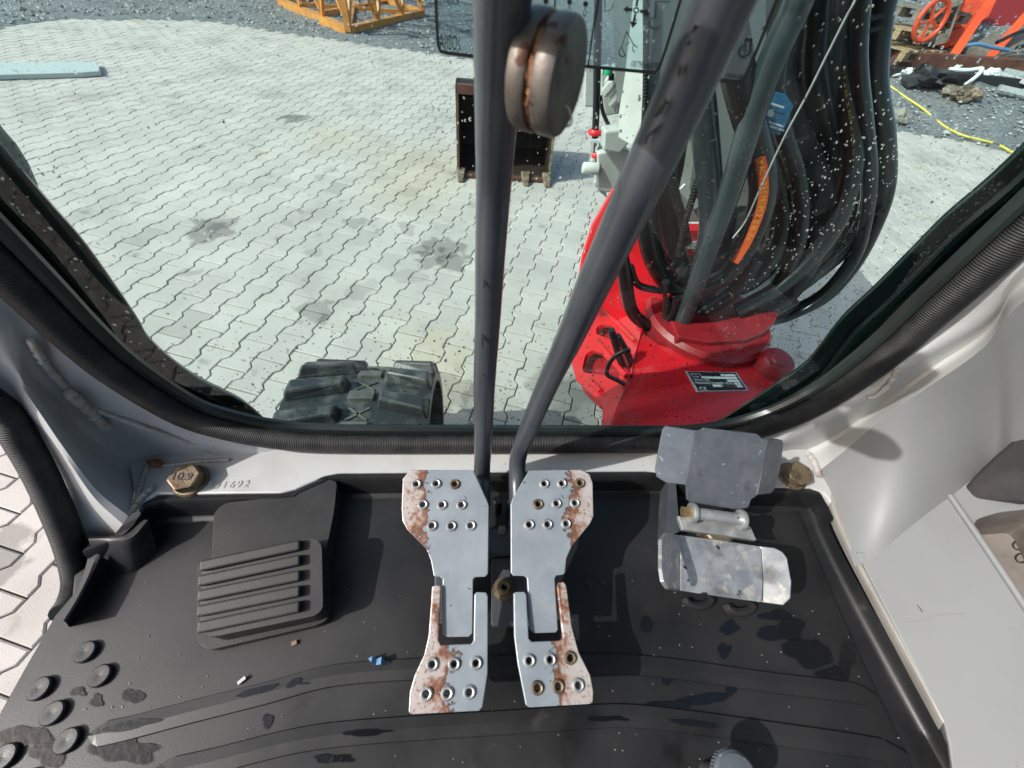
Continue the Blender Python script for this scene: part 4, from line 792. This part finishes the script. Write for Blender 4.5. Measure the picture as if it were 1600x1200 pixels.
# boom beam (box section, shaded front darker by colour, sunlit left side a white plate)
bw = [PY(1006, 118, 1.15), PY(1014, -10, 1.18), PY(1245, -10, 1.18), PY(1250, 200, 1.13), PY(1240, 345, 1.08), PY(1055, 345, 1.08), PY(1010, 250, 1.1)]
def solid(front, depth):
    F_ = [np.asarray(p) for p in front]; B_ = [p + np.asarray(depth) for p in F_]; n = len(F_)
    return fixn((F_ + B_, [list(range(n)), list(range(n, 2 * n))[::-1]] + [[i, (i + 1) % n, (i + 1) % n + n, i + n] for i in range(n)]))
topc = [PY(1014, -10, 1.18), PY(1245, -10, 1.18)]
beam = [PY(1008, 250, 1.12), PY(1006, 118, 1.14), topc[0], topc[0] + np.array([.02, .28, .5]), topc[1] + np.array([.02, .28, .5]), topc[1], PY(1248, 200, 1.12), PY(1240, 348, 1.08), PY(1052, 348, 1.08)]
mk('boom_beam', solid(beam, (-.02, .34, .06)), 'boom_shade_grey', bm_, bevel=.006)
bsn = unit((-.8, -.6, 0)); bsp = PY(1007, 118, 1.125)
mk('boom_side_plate', plate([PP(x, y, bsp, bsn) for x, y in ((990, -12), (1016, -12), (1007, 118), (1005, 190), (1000, 235), (966, 215), (966, 180), (976, 117))], .02, bsn), 'boom_white', bm_, bevel=.002)
mk('boom_gusset', plate([PY(x, y, 1.05) for x, y in ((1078, 205), (1090, 215), (1078, 300), (1062, 290), (1050, 262))], .02), 'boom_white', bm_, bevel=.002)
mk('boom_plate_edge', bar(PY(1065, 292, 1.04), PY(1090, 322, 1.04), .008, .02), 'boom_white', bm_)
# left side: white cylinder bracket and thin hydraulic line
for nm, L_, Y_, m_, th in (('cylinder_bracket', ((934, 240), (970, 232), (985, 236), (960, 300), (948, 302), (934, 298)), 1.45, 'boom_white', .08), ('cylinder_flange', ((945, 205), (985, 200), (992, 215), (968, 240), (943, 236)), 1.42, 'boom_white', .06), ('bracket_foot', ((930, 290), (945, 292), (950, 312), (936, 300)), 1.46, 'boom_white', .05), ('valve_body', ((938, 110), (972, 105), (972, 178), (945, 182), (940, 150)), 1.6, 'boom_white', .07), ('valve_block', ((916, 90), (928, 90), (928, 168), (914, 168)), 1.75, 'boom_white', .05)):
    mk(nm, plate([PY(x, y, Y_) for x, y in L_], th), m_, bm_, bevel=.006)
for q in ((950, 130), (955, 160), (945, 145)): mk('fitting', lathe([(.016, 0), (.016, .05), (.011, .055), (.011, .09)], PY(*q, 1.58), (.2, -.6, .6), 6), 'boom_white', bm_)
mk('bolt_stub', lathe([(.02, 0), (.02, .05), (.016, .055)], PY(934, 264, 1.45), (-1, 0, 0), 12), 'boom_white', bm_, True)
def hose(px, wpx, Y, mat='hose_black', nm='hose', seg=12, n=6, Y2=None):
    k = len(px); Ys = [Y + ((Y2 if Y2 is not None else Y) - Y) * i / (k - 1) for i in range(k)]
    P = [PY(x, y, yy) for (x, y), yy in zip(px, Ys)]; md = PXL(P[k // 2])[2]
    if px[0][1] <= -20: P = [P[0] + np.array([.02, .3, .55]), P[0] + np.array([.01, .12, .28]), P[0] + np.array([0, .03, .1])] + P
    ob = mk(nm, tube(P, wpx / 2 * md / FPX, seg, n), mat, bm_, True); return ob, P[-k:], wpx / 2 * md / FPX
hose([(936, -20), (934, 60), (933, 110), (932, 160), (930, 215)], 12, 1.5, nm='hydraulic_line')
for q in ((930, 207), (932, 242)): mk('red_ring', lathe([(.021, -.008), (.024, -.003), (.024, .003), (.021, .008)], PY(*q, 1.49), (0, .1, 1), 14), 'red_plastic', bm_, True)
mk('line_tip', lathe([(.014, -.05), (.012, 0), (.018, .02)], PY(929, 232, 1.49), (0, .1, 1), 12), 'chrome', bm_, True)
mk('green_ring', lathe([(.014, -.01), (.016, 0), (.014, .01)], PY(950, 111, 1.5), (0, .1, 1), 12), 'green_plastic', bm_, True)
hose([(956, 110), (955, 125)], 9, 1.5); hose([(938, 150), (942, 175), (952, 198)], 6, 1.48)
hose([(1012, -30), (1010, 60), (1009, 140), (1006, 200)], 10, 1.1, 'corrugated', 'conduit')
# main bundle, back to front
hose([(1250, -40), (1243, 60), (1238, 140), (1262, 220), (1286, 300), (1280, 375), (1250, 435), (1195, 478), (1120, 500)], 36, .98, 'hose_sleeve', Y2=.9)
hose([(1285, -40), (1276, 40), (1274, 110), (1290, 180), (1310, 260), (1308, 330), (1284, 400), (1238, 452), (1170, 485)], 34, .94, 'hose_black', Y2=.86)
hose([(1232, -40), (1226, 60), (1216, 120), (1232, 190), (1262, 250), (1284, 310), (1284, 380), (1262, 430)], 40, .90, 'hose_sleeve', Y2=.9)
hose([(1355, -40), (1343, 60), (1344, 150), (1357, 235), (1361, 310), (1338, 368), (1286, 418), (1222, 462), (1140, 490)], 27, .92, 'hose_bluegrey', Y2=.84)
hose([(1392, -40), (1372, 40), (1366, 130), (1379, 215), (1381, 290), (1364, 350), (1330, 415), (1282, 466), (1215, 494), (1130, 505)], 27, .90, 'hose_black', Y2=.84)
hose([(1338, 190), (1350, 260), (1345, 330), (1320, 380), (1290, 400)], 30, .93)
_, hp7, r7 = hose([(1330, -40), (1320, 60), (1320, 130), (1329, 190), (1333, 240), (1326, 290), (1308, 345), (1270, 400), (1215, 450), (1150, 486)], 30, .87, 'hose_grey', Y2=.80)
hose([(1190, 120), (1205, 230), (1222, 300), (1222, 350), (1200, 405), (1160, 440), (1100, 450)], 44, .88, Y2=.84)
_, hp3, r3 = hose([(1130, 0), (1158, 140), (1178, 215), (1190, 262), (1192, 305), (1182, 345), (1162, 388), (1130, 430), (1085, 450)], 40, .76, Y2=.78)
hose([(1076, 60), (1092, 140), (1102, 220), (1110, 300), (1110, 360), (1096, 420), (1075, 470)], 38, .84, 'hose_bluegrey', Y2=.84)
hose([(1070, 180), (1062, 250), (1052, 300)], 16, .95)
hose([(1010, 290), (1012, 350), (1022, 400), (1045, 440), (1085, 465)], 34, .87, Y2=.84)
hose([(1046, 265), (1056, 310), (1068, 350), (1074, 380)], 15, .86, 'corrugated', 'conduit'); hose([(1094, 270), (1082, 310), (1070, 350), (1060, 400)], 10, .85, 'corrugated', 'conduit')
hose([(1130, 390), (1110, 430), (1080, 460), (1075, 490), (1110, 500), (1170, 490), (1235, 455)], 46, .84)
hose([(968, 380), (976, 430), (985, 480), (999, 500), (1020, 510), (1040, 502), (1052, 485), (1060, 462)], 19, .78)
hose([(984, 415), (996, 444), (1025, 453), (1062, 456)], 11, .79); hose([(1040, 440), (1042, 480), (1036, 520), (1046, 536)], 11, .78, 'hose_grey')
_, hp2, r2 = hose([(1262, -40), (1240, 20), (1212, 80), (1186, 150), (1164, 222), (1140, 300), (1112, 378), (1086, 450), (1062, 515), (1052, 534)], 33, .74, 'hose_bluegrey', Y2=.76)
hose([(1120, 508), (1180, 506), (1235, 494), (1290, 462), (1335, 405), (1354, 340), (1360, 270), (1352, 190), (1342, 90), (1350, -50)], 17, .83, 'hose_grey')
hose([(1040, 500), (1090, 505), (1150, 492), (1205, 458), (1240, 400), (1252, 340), (1244, 270), (1222, 200), (1212, 120), (1235, 20), (1255, -50)], 24, .82, 'hose_black')
mk('chrome_rod', tube([PY(1290, -30, .97), PY(1266, 50, .95)], .022, 16, 4), 'chrome', bm_, True)
mk('rod_collar', tube([PY(1266, 48, .945), PY(1256, 70, .94)], [.026, .02], 14, 3), 'hose_black', bm_, True)
hose([(1036, 280), (1046, 350), (1062, 410), (1100, 462), (1165, 484)], 34, .9)
hose([(1165, 330), (1135, 395), (1100, 440), (1068, 474)], 32, .86, 'hose_sleeve'); hose([(1052, 425), (1085, 478), (1150, 490), (1218, 462), (1262, 400), (1276, 340)], 42, .86)
hose([(1178, 400), (1150, 446), (1100, 482), (1052, 492)], 30, .82)
mk('boom_foot', plate([PY(x, y, 1.06) for x, y in ((1046, 392), (1236, 392), (1262, 430), (1215, 480), (1130, 500), (1062, 490))], .08), 'boom_shade_grey', bm_, bevel=.006)
# printed stripe on hoses
def lift(Q, r):
    T = np.gradient(Q, axis=0); out = []
    for q, t in zip(Q, T):
        t = unit(t); v = CAM - q; out.append(q + unit(v - t * (v @ t)) * r)
    return np.array(out)
def print_on(P, r, i0, i1, wd, mat, nm, off=(0, 0)):
    Q = cr_spline(P, 6); Q = lift(Q, r + .0012)[i0:i1]; tt = unit(Q[-1] - Q[0]); n = CAM - Q.mean(0); n = unit(n - tt * (n @ tt)); return mk(nm, ribbon(Q, wd, n), mat, bm_), Q
print_on(hp3, r3, 14, 39, .017, 'orange_stripe', 'printed_stripe')
def text_along(P, r, i0, txt, size, mat, rev=False):
    Q = lift(cr_spline(P, 20), r + .002); s = np.r_[0, np.cumsum(np.linalg.norm(np.diff(Q, axis=0), axis=1))]; s0 = s[i0]
    V, F = [], []
    for ci, ch in enumerate(txt):
        if ch == ' ': s0 += size * .4; continue
        p = np.array([np.interp(s0, s, Q[:, k]) for k in range(3)]); p2 = np.array([np.interp(s0 + size * .5, s, Q[:, k]) for k in range(3)]); t = unit(p2 - p); n = unit(CAM - p - t * ((CAM - p) @ t)); u_ = np.cross(n, t)
        v, f = text_mesh(ch, p - u_ * size * .33, t, u_, size); b = len(V); V += v; F += [[j + b for j in q] for q in f]; s0 += size * (.35 if ch in '-.1I' else .68)
    mk('printed_lettering', (V, F), mat, bm_)
text_along(hp3, r3, 46, 'OPAC - PREMIUM 2 016-3n', .0145, 'yellow_ink')
text_along(hp7, r7, 30, '=:= -= ==: =- ==== -=:== =- ==:=', .010, 'yellow_ink')
text_along([PY(x, y, .84) for x, y in ((1140, 60), (1148, 150), (1152, 200), (1160, 230))], .024, 14, '  = BA', .012, 'yellow_ink')
text_along([PY(x, y, .89) for x, y in ((1306, -40), (1308, 20), (1304, 60), (1302, 80))], .012, 2, 'PREMIUM', .011, 'orange_stripe')
lb = [PY(x, y, .80) for x, y in ((1198, 140), (1228, 148), (1240, 165), (1228, 196), (1218, 212), (1196, 206), (1186, 192))]
lbo = mk('blue_label', plate(lb, .006), 'blue_label', bm_, bevel=.001)
mk('label_window', plate([PY(x, y, .797) for x, y in ((1200, 170), (1210, 172), (1208, 183), (1198, 181))], .002), 'pale_metal', lbo)
for y_ in (160, 190, 196): mk('label_line', ribbon([PY(1200, y_, .7965), PY(1225, y_ + 8, .7965)], .003, NY), 'white_ink', lbo)
hose([(1345, -20), (1320, 30), (1290, 90), (1260, 150), (1225, 215), (1190, 290), (1165, 345), (1145, 372)], 3.2, .70, 'zinc', 'steel_wire', 6)
for q, ax_ in (((1362, 30), (1, .1, .25)), ((1362, 48), (1, .1, .25)), ((1358, 338), (1, 0, .4)), ((1240, 222), (1, 0, .3))): mk('cable_tie', bar(PY(q[0] - 26, q[1] + 6, .84), PY(q[0] + 24, q[1] - 8, .84), .006, .006), 'black_ink', bm_)
# hoses inside the bracket pockets
for L_, w_ in (([(955, 515), (962, 540), (972, 570), (984, 590)], 10), ([(965, 525), (978, 548), (990, 575)], 10)): hose(L_, w_, .64)
hose([(985, 546), (968, 552), (953, 566), (948, 582), (952, 588), (968, 596), (980, 603)], 7, .57)
# maker's plate on the bracket
npx = [(1071, 580), (1151, 582), (1170, 610), (1089, 612)]; np3 = [PZ(x, y, ZT + .0022) for x, y in npx]
nm_ = mk('maker_plate', plate(np3, .002, (0, 0, 1)), 'pale_metal', bm_)
ctr = np.mean(np3, 0); mk('plate_field', plate([p + (ctr - p) * .07 + [0, 0, .0006] for p in np3], .0005, (0, 0, 1)), 'black_ink', nm_)
def npt(u, v): return np3[0] + (np3[1] - np3[0]) * u + (np3[3] - np3[0]) * v + np.array([0, 0, .001])
for v_, u0, u1 in ((.16, .64, .93), (.3, .24, .93), (.44, .7, .93), (.58, .8, .93), (.7, .82, .93), (.7, .36, .54)):
    mk('plate_box', plate([npt(u0, v_ - .05), npt(u1, v_ - .05), npt(u1, v_ + .06), npt(u0, v_ + .06)], .0002, (0, 0, 1)), 'white_ink', nm_)
rt, dn = unit(np3[1] - np3[0]), unit(np3[3] - np3[0])
for t_, u_, v_ in (('MODEL', .06, .2), ('TYPE', .06, .34), ('SERIAL NO', .06, .48), ('MANUFACTURING YEAR', .06, .62), ('CE', .07, .95)):
    mk('plate_lettering', text_mesh(t_, npt(u_, v_), rt, -dn, .0085 if t_ != 'CE' else .016), 'white_ink', nm_)

# ================================================================== TRACK
tk = thing('crawler_track', 'wet black rubber crawler track with deep lugs below the window', 'track', (-.33, .6, 0))
X0, X1, RC, YC, ZCt = -.525, -.13, .30, .66, .33
def belt(r): return [(-2.2, ZCt + r)] + [(YC + r * math.sin(a), ZCt + r * math.cos(a)) for a in np.linspace(0, math.pi, 17)] + [(-2.2, ZCt - r)]
o_, i_ = belt(RC - .03), belt(RC - .06); n_ = len(o_)
V = [(X0, y, z) for y, z in o_] + [(X1, y, z) for y, z in o_] + [(X1, y, z) for y, z in i_] + [(X0, y, z) for y, z in i_]
F = [[a * n_ + i, a * n_ + i + 1, ((a + 1) % 4) * n_ + i + 1, ((a + 1) % 4) * n_ + i] for a in range(4) for i in range(n_ - 1)]
mk('belt', fixn((V, F)), 'track_rubber', tk)
mk('idler_wheel', lathe([(.23, -.05), (.23, .05)], ((X0 + X1) / 2, YC, ZCt), (1, 0, 0), 32), 'body_dark', tk, True)
def lugpt(x, s, h):
    """place on the belt: s metres from where the top run starts to bend, h above the belt"""
    r = RC - .03
    if s < 0: return np.array([x, YC + s, ZCt + r + h])
    a = s / r; return np.array([x, YC + (r + h) * math.sin(a), ZCt + (r + h) * math.cos(a)])
for i in range(9):
    s = -.42 + i * .105
    for side in (-1, 1):
        xo, xi = (X0, -.36) if side < 0 else (X1, -.275); ds = .0 if side < 0 else .05; sh = -.05 * side
        B = [(xo, s + ds), (xi, s + ds + .035), (xi, s + ds + .085), (xo, s + ds + .062)]
        T = [(xo + .012 * (1 if xo < xi else -1), s + ds + .008), (xi - .012 * (1 if xo < xi else -1), s + ds + .045), (xi - .012 * (1 if xo < xi else -1), s + ds + .075), (xo + .012 * (1 if xo < xi else -1), s + ds + .052)]
        V = [lugpt(x, q, -.004) for x, q in B] + [lugpt(x, q, .034) for x, q in T]; mk('lug', fixn((V, [[3, 2, 1, 0], [4, 5, 6, 7]] + [[j, (j + 1) % 4, (j + 1) % 4 + 4, j + 4] for j in range(4)])), 'track_rubber', tk, bevel=.007)
    a, b = lugpt(-.352, s + .02, .004), lugpt(-.283, s + .02, .004); mk('link_bar', bar(a, b, .03, .016, lugpt(-.3, s + .02, .1) - a), 'track_pale', tk, bevel=.003)
    for (xa, sa, xb, sb_) in ((-.345, s + .045, -.29, s + .085), (-.29, s + .045, -.345, s + .085)): mk('cross_mark', bar(lugpt(xa, sa, .001), lugpt(xb, sb_, .001), .006, .006), 'track_pale', tk)

# ================================================================== BUCKET
bk = thing('digging_bucket', 'black digging bucket with pale worn teeth standing on the paving', 'bucket', (.2, 3.9, 0))
xa, xb = -.19, .62
prf = [(3.74, .64), (3.86, .66), (4.1, .62), (4.3, .45), (4.32, .25), (4.18, .08), (3.95, .03), (3.66, .025)]
def shell(x0, x1, P, th):
    n = len(P); c = np.mean(P, 0); I = [(y + (c[0] - y) * th, z + (c[1] - z) * th) for y, z in P]
    V = [(x0, y, z) for y, z in P] + [(x1, y, z) for y, z in P] + [(x1, y, z) for y, z in I] + [(x0, y, z) for y, z in I]
    F = [[a * n + i, a * n + i + 1, ((a + 1) % 4) * n + i + 1, ((a + 1) % 4) * n + i] for a in range(4) for i in range(n - 1)] + [[0, n, 2 * n, 3 * n], [n - 1, 2 * n - 1, 3 * n - 1, 4 * n - 1]]
    return fixn((V, F))
mk('bucket_shell', shell(xa, xb, prf, .06), 'bucket_steel', bk)
for x_ in (xa - .012, xb + .012): mk('side_plate', plate([(x_, y, z) for y, z in prf], .024 * (1 if x_ < 0 else -1) * -1, (1, 0, 0)), 'bucket_steel', bk)
for x_ in (xa, xb): mk('side_cutter', bar((x_, 3.735, .6), (x_, 3.655, .02), .02, .03, (0, 1, 0)), 'worn_edge' if x_ > 0 else 'rusty_beam', bk)
mk('top_lip', bar((xa, 3.745, .625), (xb, 3.745, .625), .05, .06), 'rusty_beam', bk)
mk('cutting_edge', bar((xa, 3.66, .02), (xb, 3.66, .02), .07, .025), 'rusty_beam', bk)
for x_ in np.linspace(xa + .02, xb - .02, 5):
    V = [(x_ - .04, 3.68, .005), (x_ + .04, 3.68, .005), (x_ + .04, 3.68, .075), (x_ - .04, 3.68, .075), (x_ - .022, 3.53, .004), (x_ + .022, 3.53, .004), (x_ + .022, 3.53, .018), (x_ - .022, 3.53, .018)]
    mk('tooth', fixn((V, [[0, 1, 2, 3], [4, 5, 6, 7], [0, 1, 5, 4], [1, 2, 6, 5], [2, 3, 7, 6], [3, 0, 4, 7]])), 'worn_edge', bk, bevel=.006)
for x_ in (.1, .32): mk('hanger_plate', plate([(x_, 3.84, .6), (x_, 3.9, .85), (x_, 4.05, .88), (x_, 4.15, .6)], .03, (1, 0, 0)), 'bucket_steel', bk)
mk('hanger_pin', tube([(.04, 3.97, .8), (.4, 3.97, .8)], .025, 12, 3), 'worn_edge', bk, True)

# ================================================================== YARD
# orange lattice crane section
A = PZ(440, 9); B = PZ(546, 55); Cc = PZ(660, 26); Dd = A + (Cc - B)
cm_ = thing('crane_section', 'orange steel lattice crane section standing on the gravel', 'lattice mast', (A + B + Cc + Dd) / 4)
H = 2.2; base4 = [A, B, Cc, Dd]
def beam(a, b, wd=.09, nm='lattice_bar', par=cm_, mt='crane_orange'): mk(nm, bar(np.asarray(a) + [0, 0, .05], np.asarray(b) + [0, 0, .05], wd, wd), mt, par)
zz = np.array([0, 0, 1.])
for i in range(4):
    a, b = base4[i], base4[(i + 1) % 4]
    beam(a, b, .14, 'chord'); beam(a + zz * H, b + zz * H, .14, 'chord'); beam(a, a + zz * H, .1, 'post')
    for k in range(3):
        p, q = a + (b - a) * k / 3, a + (b - a) * (k + 1) / 3
        if k: beam(p, p + zz * H, .06, 'upright')
        beam(p, q + zz * H * (.9 if k % 2 else 1), .06, 'diagonal'); beam(q + zz * .1, p + zz * H * .6,   .045, 'diagonal')
beam(A, Cc, .07, 'floor_brace'); beam(B, Dd, .07, 'floor_brace'); beam((A + B) / 2, (Cc + Dd) / 2, .09, 'floor_brace')
E2 = PZ(612, 42); F2 = PZ(620, 38)
# pale board on the paving, left
bd = [PZ(x, y, .05) for x, y in ((-60, 98), (80, 97), (150, 96), (155, 104), (155, 111), (128, 113), (60, 115), (-60, 118))]
tag(mk('pale_board', plate(bd, .045, (0, 0, 1)), 'board', bevel=.006), 'pale greenish sheet of board lying flat on the paving', 'board')
# yellow tape on the gravel
ty = [PG(x, y) + [0, 0, .02] for x, y in ((1366, 122), (1385, 134), (1410, 152), (1440, 172), (1470, 197), (1500, 213), (1530, 221), (1556, 228), (1582, 242), (1610, 256))]
tag(mk('yellow_tape', tube(ty, .014, 6, 4), 'yellow_tape', smooth=True), 'yellow and black striped tape snaking along the edge of the gravel', 'tape')
# heap by the gravel: beams, hoses, lumps
def lump(c, rx, ry, rz, seed, k=.45, sub=3):
    bm = bmesh.new(); bmesh.ops.create_icosphere(bm, subdivisions=sub, radius=1)
    for v in bm.verts:
        n = mnoise.noise(v.co * 1.7 + Vector((seed * 5.3, 0, 0))) * k + mnoise.noise(v.co * 4.5 + Vector((0, seed * 3.1, 0))) * k * .5; v.co = v.co * (1 + n)
    bm.verts.index_update(); V = [np.asarray(c) + np.array([v.co.x * rx, v.co.y * ry, v.co.z * rz]) for v in bm.verts]; F = [[v.index for v in f.verts] for f in bm.faces]; bm.free(); return V, F
def on(x, y, h=0.): p = PG(x, y); return p + np.array([0, 0, h])
tag(mk('rusty_beam', bar(on(1385, 106, .12), on(1600, 122, .12), .22, .22), 'rusty_beam'), 'long dark rusty beam lying across the scrap pile', 'beam')
tag(mk('dark_rail', bar(on(1368, 116, .06), on(1600, 138, .06), .14, .12), 'black_heap'), 'long black rail lying in front of the rusty beam', 'beam')
tag(mk('black_roll', lump(on(1453, 132, .07), .36, .3, .16, 3, .9), 'black_heap'), 'black crumpled roll of sheeting lying on the gravel by the tape', 'roll')
tag(mk('brown_lump', lump(on(1497, 153, .05), .24, .16, .11, 5, .9), 'worn_edge'), 'brown broken lump of rusty metal on the gravel', 'scrap metal')
tag(mk('white_pipe', tube([on(1474, 120, .1), on(1500, 124, .12), on(1520, 124, .14), on(1516, 132, .12), on(1500, 142, .06)], .03, 8, 5), 'white_plastic', smooth=True), 'bent white plastic pipe beside the black roll', 'pipe')
for i, (a_, b_, m_, lb_) in enumerate((((1548, 118), (1620, 135), 'pale_metal', 'pale metal bar at the right end of the scrap pile, topmost'), ((1545, 124), (1625, 150), 'pale_metal', 'pale metal bar at the right end of the scrap pile, middle'), ((1552, 148), (1625, 165), 'pale_metal', 'pale metal bar lowest at the right end of the scrap pile'))):
    tag(mk('metal_bar', bar(on(*a_, .1), on(*b_, .1), .09, .06), m_), lb_, 'metal bar', 'metal bars in the scrap pile')
for i, (q, lb_) in enumerate((((1412, 122), 'crumpled white scrap left of the black roll'), ((1487, 110), 'white scrap lying on top of the rusty beam'), ((1538, 124), 'white scrap at the right end of the dark rail'))):
    tag(mk('white_scrap', lump(on(*q, .06), .13, .1, .07, i + 8, 1.), 'white_plastic'), lb_, 'scrap')
tag(mk('blue_strap', tube([on(1485, 104, .28), on(1500, 107, .32), on(1520, 109, .3), on(1550, 112, .28)], .026, 8, 4), 'blue_plastic', smooth=True), 'blue strap lying on the scrap pile below the red machine', 'strap')
tag(mk('black_cable', tube([on(1525, 108, .35), on(1550, 104, .45), on(1575, 102, .45), on(1586, 106, .35), on(1560, 110, .3)], .03, 8, 5), 'hose_black', smooth=True), 'loop of black cable on the scrap pile', 'cable')
tag(mk('concrete_lump', lump(on(1391, 192, .05), .2, .14, .12, 6, .6), 'concrete_lump'), 'rough concrete lump at the edge of the gravel beside the hoses', 'stone')
# pallets
def pallet(px, rz, lab, tilt=0., sc=1., mt='wood', lift=0.):
    p = on(*px, lift); t = thing('pallet', lab, 'pallet', p, 'wooden pallets'); R_ = Matrix.Rotation(rz, 3, 'Z') @ Matrix.Rotation(tilt, 3, 'X')
    def pc(nm, c, s):
        V, F = box((0, 0, 0), *s); V = [np.array(R_ @ Vector((v[0] + c[0], v[1] + c[1], v[2] + c[2]))) * sc + p for v in V]; mk(nm, (V, F), mt, t)
    for k in range(5): pc('slat', (-.48 + k * .24, 0, .133), (.13, .8, .022))
    for yy in (-.36, 0, .36):
        pc('runner', (0, yy, .011), (1.2, .1, .022)); pc('stringer', (0, yy, .111), (1.2, .1, .022))
        for xx in (-.53, 0, .53): pc('block', (xx, yy, .066), (.14, .1, .088))
pallet((1405, 88), .35, 'light wooden pallet lowest of the pile by the red machine'); pallet((1402, 78), .6, 'wooden pallet lying skewed on top of the lowest one', lift=.16); pallet((1412, 68), .2, 'grey weathered pallet at the top of the pallet pile', mt='grey_wood', lift=.34)
pallet((1436, 62), .9, 'grey pallet standing upright behind the handwheel', tilt=1.2, sc=1.3, mt='grey_wood', lift=.5)
# red machine
mc = thing('red_machine', 'orange red steel machine frame with a handwheel and long slanted legs', 'machine', on(1500, 100))
def pt(x, y, d): return PD(x, y, d)
d0 = PXL(on(1478, 104))[2]; d1 = PXL(on(1534, 104))[2]; d2 = min(d0, d1)
def rb(a, b, w_=.12, d=None, d_b=None, nm='frame_leg', mt='machine_red'): mk(nm, bar(pt(*a, d or d2), pt(*b, d_b or d or d2), w_, w_), mt, mc)
rb((1478, 104), (1560, -20), .13, d0); rb((1534, 104), (1630, -5), .13, d1); rb((1455, 52), (1500, -12), .11, d0 + .3); rb((1470, 60), (1505, 10), .1, d0 + .6); rb((1450, 62), (1482, 68), .1, d0 + .2, nm='cross_member'); rb((1474, 36), (1500, 38), .08, d0 + .4, nm='cross_member')
rb((1448, 86), (1478, 103), .12, d0, nm='base_bar'); rb((1500, 100), (1530, 110), .12, d1, nm='base_bar')
mk('orange_panel', plate([pt(x, y, d0 + .45) for x, y in ((1484, 28), (1494, -20), (1566, -20), (1545, 25), (1510, 48), (1500, 40))], .06), 'machine_red', mc)
mk('orange_hopper', plate([pt(x, y, d0 + .25) for x, y in ((1482, 50), (1505, 42), (1520, 40), (1508, 62), (1488, 72), (1478, 68))], .25), 'machine_red', mc)
mk('dark_panel', plate([pt(x, y, d0 + .9) for x, y in ((1520, 60), (1560, -20), (1650, -20), (1640, 20), (1580, 55), (1540, 65), (1505, 80))], .1), 'machine_dark_red', mc)
mk('red_block', plate([pt(x, y, d1 + .3) for x, y in ((1590, 98), (1620, 90), (1620, 118), (1586, 110))], .3), 'machine_red', mc)
wc = pt(1455, 32, d0 - .9); wa = unit(unit(CAM - wc) + .75 * np.array(bx)); wu = unit(np.cross(wa, [0, 0, 1])); wv_ = np.cross(wa, wu); wr = 24 * (d0 - .9) / FPX
mk('handwheel', tube([wc + wr * (math.cos(t) * wu + math.sin(t) * wv_) for t in np.linspace(0, 2 * math.pi, 33)], .032, 8, spline=False, cap=False), 'machine_red', mc, True)
for k in range(5): t = k * 2 * math.pi / 5 + .3; mk('spoke', bar(wc, wc + wr * (math.cos(t) * wu + math.sin(t) * wv_), .035, .03), 'machine_red', mc)
# timber bed under the machine
tag(mk('timber_pile', plate([on(x, y, .15) for x, y in ((1500, 92), (1545, 62), (1640, 66), (1640, 98), (1560, 104))], .3, (0, 0, 1)), 'grey_wood'), 'flat pile of weathered timber under the red machine', 'timber')
